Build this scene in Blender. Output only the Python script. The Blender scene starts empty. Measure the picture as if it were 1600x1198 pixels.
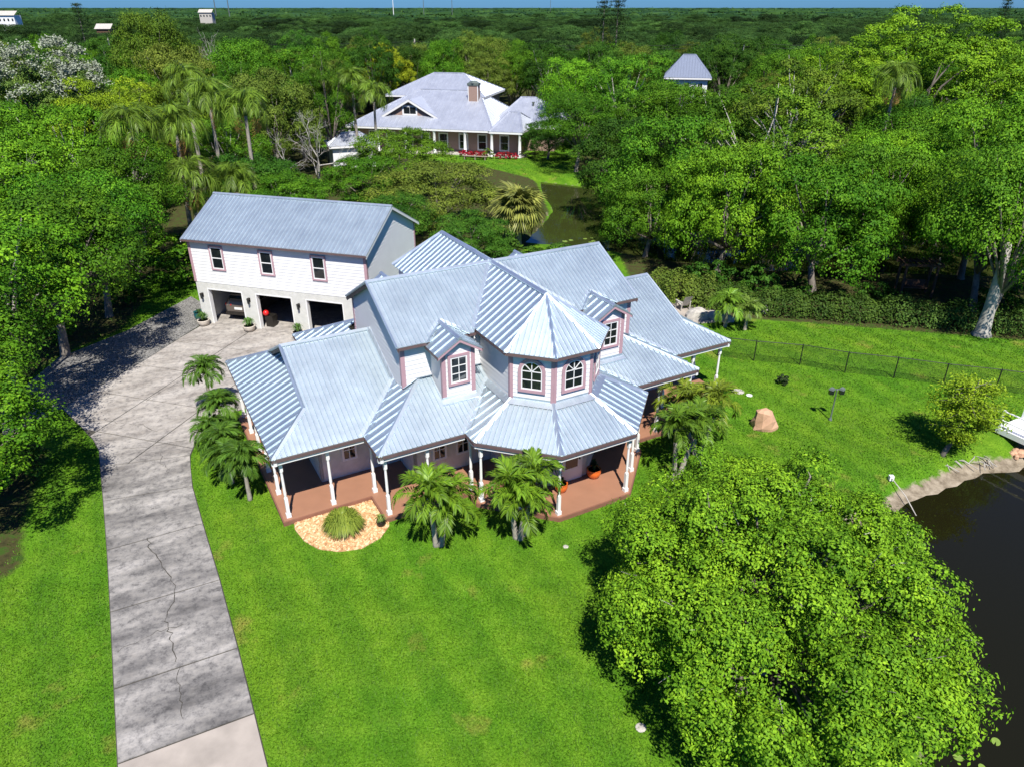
import bpy, math, random
import numpy as np
from mathutils import Vector, Matrix

# ------------------------------------------------------------------ camera, sky, sun, exposure
SC = bpy.context.scene
COL = SC.collection
R = math.radians
cam_d = bpy.data.cameras.new('camera'); cam = bpy.data.objects.new('camera', cam_d); COL.objects.link(cam)
cam.location = (0, 0, 17.4); cam.rotation_euler = (R(90 - 27.24), 0, 0)
cam_d.sensor_width = 36; cam_d.lens = 36 * 1143.7 / 1600
cam_d.clip_start = 0.3; cam_d.clip_end = 20000
SC.camera = cam
SUN_EL, SUN_AZ = R(55), R(171)          # azimuth clockwise from +Y
world = bpy.data.worlds.new('World'); SC.world = world; world.use_nodes = True
wn = world.node_tree.nodes; wl = world.node_tree.links
sky = wn.new('ShaderNodeTexSky'); sky.sky_type = 'NISHITA'; sky.sun_disc = False
sky.sun_elevation = SUN_EL; sky.sun_rotation = SUN_AZ
sky.altitude = 0; sky.air_density = 1.0; sky.dust_density = 0.25; sky.ozone_density = 3.5
skm = wn.new('ShaderNodeMix'); skm.data_type = 'RGBA'; skm.blend_type = 'MULTIPLY'; skm.inputs[0].default_value = 1.0
skm.inputs[7].default_value = (0.26, 0.64, 1.40, 1); wl.new(sky.outputs[0], skm.inputs[6])      # deep clear blue, the same all round
wl.new(skm.outputs[2], wn['Background'].inputs[0]); wn['Background'].inputs[1].default_value = 0.057
sun_d = bpy.data.lights.new('sun', 'SUN'); sun_d.energy = 5.0; sun_d.angle = R(0.55); sun_d.color = (1.0, 0.955, 0.88)
sun = bpy.data.objects.new('sun', sun_d); COL.objects.link(sun)
sd = Vector((math.sin(SUN_AZ) * math.cos(SUN_EL), math.cos(SUN_AZ) * math.cos(SUN_EL), math.sin(SUN_EL)))
sun.rotation_euler = (-sd).to_track_quat('-Z', 'Y').to_euler(); sun.location = sd * 60
SC.view_settings.view_transform = 'Standard'; SC.view_settings.look = 'None'
SC.view_settings.exposure = 0.52; SC.view_settings.gamma = 1.0
SC.render.engine = 'CYCLES'
cy = SC.cycles
cy.max_bounces = 6; cy.diffuse_bounces = 3; cy.glossy_bounces = 3; cy.transmission_bounces = 3; cy.transparent_max_bounces = 4
cy.caustics_reflective = False; cy.caustics_refractive = False
cy.use_denoising = True
rng = np.random.default_rng(7)
random.seed(7)

# ------------------------------------------------------------------ helpers
def link(o, parent=None):
    COL.objects.link(o)
    if parent is not None: o.parent = parent
    return o
def tag(o, label=None, cat=None, group=None, kind=None):
    if label: o['label'] = label
    if cat: o['category'] = cat
    if group: o['group'] = group
    if kind: o['kind'] = kind
    return o
def empty(name, loc=(0, 0, 0), rz=0.0, parent=None):
    o = bpy.data.objects.new(name, None); o.empty_display_size = 0.3
    o.location = loc; o.rotation_euler = (0, 0, rz)
    return link(o, parent)
class MB:
    """collects shapes, builds ONE mesh object"""
    def __init__(s): s.v = []; s.f = []; s.m = []
    def add(s, vs, fs, mi=0):
        b = len(s.v); s.v += [tuple(map(float, p)) for p in vs]
        s.f += [tuple(b + i for i in f) for f in fs]; s.m += [mi] * len(fs); return s
    def box(s, a, b, mi=0):
        x0, y0, z0 = a; x1, y1, z1 = b
        return s.add([(x0,y0,z0),(x1,y0,z0),(x1,y1,z0),(x0,y1,z0),(x0,y0,z1),(x1,y0,z1),(x1,y1,z1),(x0,y1,z1)],
                     [(0,3,2,1),(4,5,6,7),(0,1,5,4),(1,2,6,5),(2,3,7,6),(3,0,4,7)], mi)
    def obox(s, o, ax, ay, az, mi=0):
        o, ax, ay, az = map(np.array, (o, ax, ay, az))
        p = [o, o+ax, o+ax+ay, o+ay]; p += [q + az for q in p]
        return s.add(p, [(0,3,2,1),(4,5,6,7),(0,1,5,4),(1,2,6,5),(2,3,7,6),(3,0,4,7)], mi)
    def tube(s, pts, rads, n=6, mi=0, caps=True):
        pts = [np.array(p, float) for p in pts]; b = len(s.v); prev = None
        for i, p in enumerate(pts):
            t = pts[min(i+1, len(pts)-1)] - pts[max(i-1, 0)]; t = t / (np.linalg.norm(t) + 1e-9)
            if prev is None:
                r = np.cross(t, (0, 0, 1)) if abs(t[2]) < .95 else np.cross(t, (1, 0, 0))
            else: r = prev - t * (prev @ t)
            r = r / (np.linalg.norm(r) + 1e-9); prev = r; u = np.cross(t, r)
            for k in range(n):
                a = 2 * math.pi * k / n
                s.v.append(tuple(p + rads[i] * (math.cos(a) * r + math.sin(a) * u)))
        for i in range(len(pts) - 1):
            for k in range(n):
                a, c = b + i*n + k, b + i*n + (k+1) % n
                s.f.append((a, c, c + n, a + n)); s.m.append(mi)
        if caps:
            s.f.append(tuple(b + k for k in range(n))[::-1]); s.m.append(mi)
            s.f.append(tuple(b + (len(pts)-1)*n + k for k in range(n))); s.m.append(mi)
        return s
    def lathe(s, prof, c=(0, 0, 0), n=16, mi=0):
        b = len(s.v)
        for r, z in prof:
            for k in range(n):
                a = 2 * math.pi * k / n
                s.v.append((c[0] + r*math.cos(a), c[1] + r*math.sin(a), c[2] + z))
        for i in range(len(prof) - 1):
            for k in range(n):
                a, d = b + i*n + k, b + i*n + (k+1) % n
                s.f.append((a, d, d + n, a + n)); s.m.append(mi)
        s.f.append(tuple(b + k for k in range(n))[::-1]); s.m.append(mi)
        s.f.append(tuple(b + (len(prof)-1)*n + k for k in range(n))); s.m.append(mi)
        return s
    def prism(s, poly, off, mi=0):
        """closed prism: polygon of 3D points pushed by vector off"""
        n = len(poly); off = np.array(off, float)
        p = [np.array(q, float) for q in poly]
        return s.add(p + [q + off for q in p], [tuple(range(n))[::-1], tuple(range(n, 2*n))] +
                     [(i, (i+1) % n, n + (i+1) % n, n + i) for i in range(n)], mi)
    def build(s, name, mats, parent=None, smooth=False, loc=None, rz=0.0):
        me = bpy.data.meshes.new(name); me.from_pydata(s.v, [], s.f)
        if not isinstance(mats, (list, tuple)): mats = [mats]
        for m in mats: me.materials.append(m)
        if len(mats) > 1: me.polygons.foreach_set('material_index', s.m)
        if smooth: me.polygons.foreach_set('use_smooth', [True] * len(me.polygons))
        me.update()
        o = bpy.data.objects.new(name, me)
        if loc is not None: o.location = loc
        o.rotation_euler = (0, 0, rz)
        return link(o, parent)
def np_mesh(name, verts, faces, mat, tint=None):
    """fast mesh from numpy arrays; faces (M,3) or (M,4)"""
    me = bpy.data.meshes.new(name); verts = np.asarray(verts, np.float32); faces = np.asarray(faces, np.int32)
    k = faces.shape[1]
    me.vertices.add(len(verts)); me.vertices.foreach_set('co', verts.ravel())
    me.loops.add(faces.size); me.loops.foreach_set('vertex_index', faces.ravel())
    me.polygons.add(len(faces)); me.polygons.foreach_set('loop_start', np.arange(0, faces.size, k, dtype=np.int32))
    me.polygons.foreach_set('loop_total', np.full(len(faces), k, np.int32))
    if tint is not None:
        a = me.attributes.new('tint', 'FLOAT', 'POINT'); a.data.foreach_set('value', np.asarray(tint, np.float32))
    if mat is not None: me.materials.append(mat)
    me.update(calc_edges=True); return me
def copy_tree(o, parent=None):
    c = o.copy(); COL.objects.link(c)
    if parent is not None: c.parent = parent
    for ch in [x for x in bpy.data.objects if x.parent == o]: copy_tree(ch, c)
    return c
def unit(a): return a / (np.linalg.norm(a, axis=-1, keepdims=True) + 1e-9)

# ------------------------------------------------------------------ materials
def mat_new(name):
    m = bpy.data.materials.new(name); m.use_nodes = True
    nt = m.node_tree; return m, nt.nodes, nt.links, nt.nodes['Principled BSDF']
def noise(n, l, scale, detail=4, vec=None, rough=0.55):
    t = n.new('ShaderNodeTexNoise'); t.inputs['Scale'].default_value = scale; t.inputs['Detail'].default_value = detail
    t.inputs['Roughness'].default_value = rough
    if vec is not None: l.new(vec, t.inputs['Vector'])
    return t
def ramp(n, l, src, stops):
    r = n.new('ShaderNodeValToRGB'); l.new(src, r.inputs[0])
    while len(r.color_ramp.elements) < len(stops): r.color_ramp.elements.new(0.5)
    for e, (p, c) in zip(r.color_ramp.elements, stops):
        e.position = p; e.color = tuple(c) + (1,) if len(c) == 3 else c
    return r
def mix(n, l, a, b, fac, mode='MIX'):
    m = n.new('ShaderNodeMix'); m.data_type = 'RGBA'; m.blend_type = mode
    for s, v in ((m.inputs[6], a), (m.inputs[7], b)):
        if isinstance(v, tuple): s.default_value = v + (1,) if len(v) == 3 else v
        else: l.new(v, s)
    if isinstance(fac, (int, float)): m.inputs[0].default_value = fac
    else: l.new(fac, m.inputs[0])
    return m.outputs[2]
def simple(name, col, rough=0.6, metal=0.0, var=0.12, scale=6.0, bump=0.0, bscale=40, spec=0.5):
    m, n, l, p = mat_new(name)
    tc = n.new('ShaderNodeTexCoord')
    t = noise(n, l, scale, 5, tc.outputs['Object'])
    d = tuple(c * (1 - var) for c in col); b = tuple(min(1, c * (1 + var)) for c in col)
    r = ramp(n, l, t.outputs[0], [(0.3, d), (0.7, b)])
    l.new(r.outputs[0], p.inputs['Base Color'])
    p.inputs['Roughness'].default_value = rough; p.inputs['Metallic'].default_value = metal
    p.inputs['Specular IOR Level'].default_value = spec
    if bump:
        t2 = noise(n, l, bscale, 4, tc.outputs['Object']); bp = n.new('ShaderNodeBump')
        bp.inputs['Strength'].default_value = bump; bp.inputs['Distance'].default_value = 0.02
        l.new(t2.outputs[0], bp.inputs['Height']); l.new(bp.outputs[0], p.inputs['Normal'])
    return m
def leaf_material(name, trans=0.06, rough=0.6, spec=0.10):
    m, n, l, p = mat_new(name)
    oi = n.new('ShaderNodeObjectInfo'); at = n.new('ShaderNodeAttribute'); at.attribute_name = 'tint'
    hv = n.new('ShaderNodeHueSaturation'); l.new(oi.outputs['Color'], hv.inputs['Color'])
    mh = n.new('ShaderNodeMapRange'); l.new(at.outputs['Fac'], mh.inputs[0]); mh.inputs[3].default_value = 0.515; mh.inputs[4].default_value = 0.48
    mv = n.new('ShaderNodeMapRange'); l.new(at.outputs['Fac'], mv.inputs[0]); mv.inputs[3].default_value = 0.45; mv.inputs[4].default_value = 1.5
    mr_ = n.new('ShaderNodeMapRange'); l.new(oi.outputs['Random'], mr_.inputs[0]); mr_.inputs[3].default_value = 0.78; mr_.inputs[4].default_value = 1.20
    mm = n.new('ShaderNodeMath'); mm.operation = 'MULTIPLY'; l.new(mv.outputs[0], mm.inputs[0]); l.new(mr_.outputs[0], mm.inputs[1])
    ia = n.new('ShaderNodeAttribute'); ia.attribute_type = 'INSTANCER'; ia.attribute_name = 'itone'; m1 = n.new('ShaderNodeMath'); m1.operation = 'MULTIPLY_ADD'
    l.new(ia.outputs['Fac'], m1.inputs[0]); l.new(mm.outputs[0], m1.inputs[1]); l.new(mm.outputs[0], m1.inputs[2])
    l.new(mh.outputs[0], hv.inputs['Hue']); l.new(m1.outputs[0], hv.inputs['Value'])
    l.new(hv.outputs[0], p.inputs['Base Color']); p.inputs['Roughness'].default_value = rough; p.inputs['Specular IOR Level'].default_value = spec
    tr = n.new('ShaderNodeBsdfTranslucent'); hs = n.new('ShaderNodeHueSaturation'); l.new(hv.outputs[0], hs.inputs['Color'])
    hs.inputs['Hue'].default_value = 0.485; hs.inputs['Value'].default_value = 1.5; l.new(hs.outputs[0], tr.inputs[0])
    ms = n.new('ShaderNodeMixShader'); ms.inputs[0].default_value = trans
    l.new(p.outputs[0], ms.inputs[1]); l.new(tr.outputs[0], ms.inputs[2]); l.new(ms.outputs[0], n['Material Output'].inputs[0])
    return m
M = {}
M['leaf'] = leaf_material('leaf')
M['frond'] = leaf_material('palm_frond', 0.12, 0.45, 0.25)
M['bark'] = simple('bark', (0.19, 0.165, 0.135), 0.9, var=0.4, scale=3, bump=0.6, bscale=12)
M['bark_pale'] = simple('pale_bark', (0.36, 0.34, 0.30), 0.9, var=0.35, scale=2.5, bump=0.5, bscale=10)
M['palm_bark'] = simple('palm_bark', (0.30, 0.27, 0.22), 0.9, var=0.25, scale=8, bump=0.5, bscale=20)
M['dead_frond'] = simple('dead_frond', (0.33, 0.20, 0.09), 0.9, var=0.3, scale=5)
M['white'] = simple('white_paint', (0.80, 0.80, 0.79), 0.45, var=0.04, scale=2)
M['siding'] = simple('white_siding', (0.78, 0.785, 0.79), 0.5, var=0.03, scale=1.2)
M['mauve'] = simple('mauve_trim', (0.46, 0.29, 0.325), 0.5, var=0.06, scale=3)
M['fascia'] = simple('mauve_brown_fascia', (0.13, 0.085, 0.085), 0.5, var=0.1, scale=4)
M['stucco'] = simple('stucco', (0.60, 0.60, 0.565), 0.9, var=0.10, scale=3, bump=0.8, bscale=30)
M['glass'] = simple('window_glass', (0.012, 0.016, 0.018), 0.04, var=0.3, scale=1, spec=0.8)
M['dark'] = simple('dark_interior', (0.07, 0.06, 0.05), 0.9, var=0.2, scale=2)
M['black_metal'] = simple('black_metal', (0.02, 0.022, 0.02), 0.4, metal=0.3, var=0.2)
M['terracotta'] = simple('porch_floor_paint', (0.33, 0.165, 0.10), 0.55, var=0.07, scale=1.5, bump=0.1)
M['porch_edge'] = simple('porch_edge', (0.22, 0.10, 0.065), 0.7, var=0.12, scale=3)
M['orange_pot'] = simple('orange_glaze', (0.62, 0.13, 0.02), 0.25, var=0.1, scale=4)
M['stone_pot'] = simple('cream_stone', (0.58, 0.52, 0.44), 0.8, var=0.2, scale=8, bump=0.4)
M['soil'] = simple('soil', (0.05, 0.035, 0.022), 0.95, var=0.3, scale=12)
M['bronze'] = simple('bronze_paint', (0.03, 0.026, 0.022), 0.4, metal=0.4)
M['grey_metal'] = simple('grey_green_metal', (0.16, 0.19, 0.17), 0.45, metal=0.3)
M['wood_grey'] = simple('weathered_wood', (0.30, 0.25, 0.19), 0.85, var=0.25, scale=6, bump=0.3)
M['wood_brown'] = simple('brown_wood', (0.10, 0.055, 0.03), 0.8, var=0.3, scale=6)
M['boulder'] = simple('tan_rock', (0.52, 0.31, 0.19), 0.85, var=0.16, scale=2.2, bump=0.7, bscale=7)
M['pale_stone'] = simple('pale_stone', (0.45, 0.42, 0.37), 0.9, var=0.25, scale=4, bump=0.6, bscale=10)
M['pink_siding'] = simple('taupe_pink_siding', (0.34, 0.23, 0.185), 0.7, var=0.08)

def roof_material(name, base, rough):
    m, n, l, p = mat_new(name)
    tc = n.new('ShaderNodeTexCoord')
    t = noise(n, l, 0.9, 5, tc.outputs['Object'], 0.65)
    mp = n.new('ShaderNodeMapping'); l.new(tc.outputs['Object'], mp.inputs[0]); mp.inputs['Scale'].default_value = (2.6, 2.6, 0.3)
    t2 = noise(n, l, 1.6, 3, mp.outputs[0])
    r = ramp(n, l, t.outputs[0], [(0.3, tuple(c*0.92 for c in base)), (0.7, base)])
    r2 = ramp(n, l, t2.outputs[0], [(0.35, (0.93, 0.94, 0.96)), (0.65, (1, 1, 1))])
    l.new(mix(n, l, r.outputs[0], r2.outputs[0], 1.0, 'MULTIPLY'), p.inputs['Base Color'])
    rr = n.new('ShaderNodeMapRange'); l.new(t.outputs[0], rr.inputs[0]); rr.inputs[3].default_value = rough - .06; rr.inputs[4].default_value = rough + .08
    l.new(rr.outputs[0], p.inputs['Roughness']); p.inputs['Metallic'].default_value = 0.93
    return m
M['roof'] = roof_material('galvanised_roof', (0.62, 0.71, 0.75), 0.52)
M['roof_trim'] = roof_material('roof_flashing', (0.70, 0.78, 0.83), 0.50)
M['roof_far'] = roof_material('pale_metal_roof', (0.66, 0.69, 0.75), 0.6)

def concrete_material():
    m, n, l, p = mat_new('stained_concrete')
    tc = n.new('ShaderNodeTexCoord'); g = n.new('ShaderNodeNewGeometry')
    m0 = n.new('ShaderNodeMapping'); l.new(g.outputs['Position'], m0.inputs[0]); m0.inputs['Rotation'].default_value = (0, 0, R(-27))
    mp = n.new('ShaderNodeMapping'); l.new(m0.outputs[0], mp.inputs[0]); mp.inputs['Scale'].default_value = (0.42, 1.15, 1)
    a = noise(n, l, 1.0, 7, mp.outputs[0], 0.62); b = noise(n, l, 4.0, 9, g.outputs['Position'], 0.78); c = noise(n, l, 60, 3, g.outputs['Position'])
    r1 = ramp(n, l, a.outputs[0], [(0.30, (0.11, 0.104, 0.097)), (0.42, (0.19, 0.180, 0.167)), (0.53, (0.275, 0.260, 0.238)), (0.70, (0.43, 0.406, 0.372))])
    r2 = ramp(n, l, b.outputs[0], [(0.36, (0.42, 0.42, 0.43)), (0.5, (0.90, 0.90, 0.90)), (0.66, (1.16, 1.14, 1.1))])
    col = mix(n, l, r1.outputs[0], r2.outputs[0], 1.0, 'MULTIPLY')
    # the apron by the garage is younger and cleaner: blend by place
    sx = n.new('ShaderNodeSeparateXYZ'); l.new(g.outputs['Position'], sx.inputs[0])
    mr = n.new('ShaderNodeMapRange'); l.new(sx.outputs[1], mr.inputs[0]); mr.inputs[1].default_value = 24.5; mr.inputs[2].default_value = 29.5
    mr.inputs[4].default_value = 0.82
    clean = ramp(n, l, a.outputs[0], [(0.35, (0.30, 0.27, 0.24)), (0.6, (0.47, 0.435, 0.395))])
    col = mix(n, l, col, mix(n, l, clean.outputs[0], r2.outputs[0], 0.8, 'MULTIPLY'), mr.outputs[0])
    l.new(col, p.inputs['Base Color']); p.inputs['Roughness'].default_value = 0.85
    bp = n.new('ShaderNodeBump'); bp.inputs['Strength'].default_value = 0.25; bp.inputs['Distance'].default_value = 0.01
    l.new(c.outputs[0], bp.inputs['Height']); l.new(bp.outputs[0], p.inputs['Normal'])
    return m
M['concrete'] = concrete_material()
M['concrete_new'] = simple('tan_concrete', (0.37, 0.325, 0.275), 0.8, var=0.18, scale=1.2, bump=0.1)
M['joint'] = simple('joint_soil', (0.06, 0.055, 0.045), 0.95)

def lawn_color(n, l):
    """colour of the turf by place: mown stripes, patches, dry spots"""
    g = n.new('ShaderNodeNewGeometry')
    a = noise(n, l, 0.16, 5, g.outputs['Position']); b = noise(n, l, 1.3, 6, g.outputs['Position'], 0.65); c = noise(n, l, 0.5, 4, g.outputs['Position'])
    mp = n.new('ShaderNodeMapping'); l.new(g.outputs['Position'], mp.inputs[0]); mp.inputs['Rotation'].default_value = (0, 0, R(-28))
    w = n.new('ShaderNodeTexWave'); w.wave_type = 'BANDS'; w.bands_direction = 'X'; l.new(mp.outputs[0], w.inputs['Vector'])
    w.inputs['Scale'].default_value = 0.19; w.inputs['Distortion'].default_value = 3.0; w.inputs['Detail'].default_value = 2.0; w.inputs['Detail Scale'].default_value = 0.6
    base = ramp(n, l, b.outputs[0], [(0.28, (0.070, 0.185, 0.008)), (0.5, (0.095, 0.230, 0.011)), (0.72, (0.135, 0.280, 0.018))])
    patch = ramp(n, l, a.outputs[0], [(0.35, (0.84, 0.95, 0.9)), (0.65, (1.22, 1.05, 1.1))])
    col = mix(n, l, base.outputs[0], patch.outputs[0], 1.0, 'MULTIPLY')
    st = ramp(n, l, w.outputs[0], [(0.25, (0.70, 0.78, 0.80)), (0.75, (1.14, 1.07, 1.0))])
    col = mix(n, l, col, st.outputs[0], 0.5, 'MULTIPLY')
    dry = ramp(n, l, c.outputs[0], [(0.62, (0, 0, 0)), (0.80, (1, 1, 1))])
    col = mix(n, l, col, (0.27, 0.25, 0.05), dry.outputs[0])
    gr_ = noise(n, l, 15, 4, g.outputs['Position'], 0.75); gr = ramp(n, l, gr_.outputs[0], [(0.36, (0.50, 0.55, 0.5)), (0.5, (0.95, 0.95, 1.0)), (0.64, (1.48, 1.32, 1.7))])
    return mix(n, l, col, gr.outputs[0], 0.85, 'MULTIPLY'), g, b
def ground_material():
    m, n, l, p = mat_new('ground')
    lawn, g, b = lawn_color(n, l)
    at = n.new('ShaderNodeAttribute'); at.attribute_name = 'zone'      # R woodland litter and painted shaded grass, G bare bank
    sp = n.new('ShaderNodeSeparateColor'); l.new(at.outputs['Color'], sp.inputs[0])
    nz = noise(n, l, 2.2, 5, g.outputs['Position'], 0.7)
    def soft(src):
        ad = n.new('ShaderNodeMath'); ad.operation = 'ADD'; l.new(src, ad.inputs[0])
        sb = n.new('ShaderNodeMath'); sb.operation = 'MULTIPLY_ADD'; l.new(nz.outputs[0], sb.inputs[0]); sb.inputs[1].default_value = 0.9; sb.inputs[2].default_value = -0.45
        l.new(sb.outputs[0], ad.inputs[1])
        r = n.new('ShaderNodeMapRange'); l.new(ad.outputs[0], r.inputs[0]); r.inputs[1].default_value = 0.38; r.inputs[2].default_value = 0.62; return r.outputs[0]
    lit = ramp(n, l, nz.outputs[0], [(0.3, (0.035, 0.034, 0.014)), (0.5, (0.065, 0.062, 0.022)), (0.62, (0.045, 0.09, 0.014))])  # litter tones, darkened and greened so shade on grass sits in the colour
    bank = ramp(n, l, nz.outputs[0], [(0.3, (0.11, 0.085, 0.055)), (0.55, (0.30, 0.25, 0.18)), (0.75, (0.42, 0.36, 0.27))])
    c = mix(n, l, lawn, lit.outputs[0], soft(sp.outputs[0])); c = mix(n, l, c, bank.outputs[0], soft(sp.outputs[1]))
    l.new(c, p.inputs['Base Color']); p.inputs['Roughness'].default_value = 0.95; p.inputs['Specular IOR Level'].default_value = 0.1
    t = noise(n, l, 16, 5, g.outputs['Position'], 0.7); bp = n.new('ShaderNodeBump'); bp.inputs['Strength'].default_value = 0.7; bp.inputs['Distance'].default_value = 0.06
    l.new(t.outputs[0], bp.inputs['Height']); l.new(bp.outputs[0], p.inputs['Normal'])
    return m
M['ground'] = ground_material()
def blade_material():
    m, n, l, p = mat_new('grass_blade')
    lawn, g, b = lawn_color(n, l)
    at = n.new('ShaderNodeAttribute'); at.attribute_name = 'tint'
    r = ramp(n, l, at.outputs['Fac'], [(0, (0.55, 0.62, 0.55)), (1, (1.65, 1.45, 1.35))])
    c = mix(n, l, lawn, r.outputs[0], 1.0, 'MULTIPLY')
    l.new(c, p.inputs['Base Color']); p.inputs['Roughness'].default_value = 0.6; p.inputs['Specular IOR Level'].default_value = 0.2
    tr = n.new('ShaderNodeBsdfTranslucent'); l.new(c, tr.inputs[0]); ms = n.new('ShaderNodeMixShader'); ms.inputs[0].default_value = 0.3
    l.new(p.outputs[0], ms.inputs[1]); l.new(tr.outputs[0], ms.inputs[2]); l.new(ms.outputs[0], n['Material Output'].inputs[0])
    return m
M['blade'] = blade_material()
def water_material(name, col):
    m, n, l, p = mat_new(name)
    p.inputs['Base Color'].default_value = col + (1,); p.inputs['Roughness'].default_value = 0.03; p.inputs['IOR'].default_value = 1.33
    g = n.new('ShaderNodeNewGeometry'); t = noise(n, l, 0.9, 3, g.outputs['Position']); bp = n.new('ShaderNodeBump')
    bp.inputs['Strength'].default_value = 0.05; bp.inputs['Distance'].default_value = 0.1
    l.new(t.outputs[0], bp.inputs['Height']); l.new(bp.outputs[0], p.inputs['Normal'])
    return m
M['water'] = water_material('dark_pond_water', (0.010, 0.0095, 0.003))
M['water2'] = water_material('olive_pond_water', (0.034, 0.042, 0.010))
def gravel_mat(name, cols, scale):
    m, n, l, p = mat_new(name); g = n.new('ShaderNodeNewGeometry')
    v = n.new('ShaderNodeTexVoronoi'); l.new(g.outputs['Position'], v.inputs['Vector']); v.inputs['Scale'].default_value = scale
    r = ramp(n, l, v.outputs['Color'], [(0.1, cols[0]), (0.5, cols[1]), (0.9, cols[2])])
    l.new(r.outputs[0], p.inputs['Base Color']); p.inputs['Roughness'].default_value = 0.9
    bp = n.new('ShaderNodeBump'); bp.inputs['Strength'].default_value = 0.9; bp.inputs['Distance'].default_value = 0.03
    l.new(v.outputs['Distance'], bp.inputs['Height']); l.new(bp.outputs[0], p.inputs['Normal']); return m
M['gravel'] = gravel_mat('grey_gravel', [(0.07, 0.068, 0.062), (0.17, 0.165, 0.155), (0.32, 0.31, 0.29)], 16)  # grey stones, tones darkened to carry the dappled tree shade
M['bedstone'] = gravel_mat('tan_pebbles', [(0.34, 0.17, 0.07), (0.60, 0.36, 0.17), (0.78, 0.58, 0.36)], 14)

# ------------------------------------------------------------------ the ground: one sheet out to the horizon
POND_A = np.array([(12.0,21.6),(13.9,23.0),(15.6,23.9),(16.5,24.6),(17.3,24.9),(18.5,25.5),(19.2,25.9),(20.4,26.5),(21.3,26.6),(22.4,26.8),(23.2,27.6),(24.2,29.2),(27,31),(35,33),(48,33),(48,0),(11,0),(10.4,6),(10.4,10),(11.3,14),(11.8,18)])
POND_B = np.array([(3.3,85.0),(6.7,83.3),(13.9,80.1),(25.2,71.8),(38.6,61.8),(41.3,57.2),(37.5,51.6),(28.9,52.8),(19.4,53.2),(12.6,55.6),(8.4,57.9),(5.6,59.3),(1.4,60.8),(3.8,71.8)])
DRIVE = np.array([(-8.3,8.7),(-10.19,12.29),(-11.41,14.62),(-12.98,17.62),(-14.58,20.65),(-16.17,23.59),(-17.5,26.0),(-18.2,27.3),(-18.91,28.2),(-20,29.3),(-21.8,31.0),(-21.7,31.8),(-20.35,36.2),(-18.97,42.0),(-7.9,38.8),(-9.2,34.4),(-12.9,31.2),(-14.0,30.2),(-14.2,28.2),(-14.0,26.9),(-13.6,25.9),(-13.0,24.6),(-11.67,22.19),(-9.95,19.14),(-8.34,16.16),(-7.11,13.83),(-5.2,10.2)])
GRAVEL = np.array([(-21.8,31.1),(-23.2,28.6),(-25.0,31.0),(-25.2,36.8),(-23.2,40.6),(-21.6,46.5),(-19.2,44.0),(-19.0,42.05),(-20.37,36.2),(-21.72,31.8)])
def sdist(P, poly):
    """signed distance of points to polygon, positive outside"""
    d = np.full(len(P), 1e9); ins = np.zeros(len(P), bool)
    for i in range(len(poly)):
        a, b = poly[i], poly[(i+1) % len(poly)]
        ab = b - a; t = np.clip(((P - a) @ ab) / (ab @ ab), 0, 1)
        d = np.minimum(d, np.linalg.norm(P - (a + t[:, None] * ab), axis=1))
        c = ((a[1] > P[:, 1]) != (b[1] > P[:, 1])) & (P[:, 0] < (b[0]-a[0]) * (P[:, 1]-a[1]) / (b[1]-a[1] + 1e-12) + a[0])
        ins ^= c
    return np.where(ins, -d, d)
def sstep(a, b, x):
    t = np.clip((x - a) / (b - a), 0, 1); return t * t * (3 - 2 * t)
WOODS = [np.array(p) for p in (
    [(-17.0,19.5),(-18.6,22.5),(-20.5,27.5),(-23.6,29),(-25.2,32),(-25.4,37),(-23.6,41),(-24.5,46),(-26,49.5),(-15,50),(-7,46.5),(-2,50),(0.5,56),(2,61),(3.6,71),(2.8,84),(-4,92),(-8,95),(-24,100),(-30,112),(-80,120),(-80,15),(-25,16)],
    [(10.5,46.0),(12.0,43.4),(15,42.6),(20,41.6),(26,40.2),(31,39.0),(60,34),(80,60),(80,130),(20,130),(10,104),(7.5,92),(9,84),(25,72.5),(39,62.3),(42,57),(38,51),(29,51.6),(19,52.4),(12.2,54.6),(8.5,56.5),(8.5,50)])]
xs = np.concatenate([-np.geomspace(6000, 46, 22), np.arange(-45, 60, 0.55), np.geomspace(60, 6000, 22)])
ys = np.concatenate([[-400, -80, -20], np.arange(4, 112, 0.55), np.geomspace(113, 9000, 24)])
gx, gy = np.meshgrid(xs, ys); GP = np.stack([gx.ravel(), gy.ravel()], 1)
def terrain(P):
    a, b = sdist(P, POND_A), sdist(P, POND_B)
    z = np.where(a > 0, -0.6 + 0.6 * sstep(0, 1.3, a), -0.6 - 0.9 * sstep(0, 2.0, -a))
    zb = np.where(b > 0, -0.5 + 0.5 * sstep(0, 1.4, b), -0.5 - 0.8 * sstep(0, 2.0, -b))
    z = np.minimum(z, zb)
    far = sstep(8, 25, np.abs(P[:, 1] - 30) - 8)
    return z + 0.05 * np.sin(P[:, 0] * .35 + 1) * np.sin(P[:, 1] * .29) * np.clip(sdist(P, DRIVE) / 6, 0, 1) * (0.3 + far), a, b
gz, pa, pb = terrain(GP)
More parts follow.
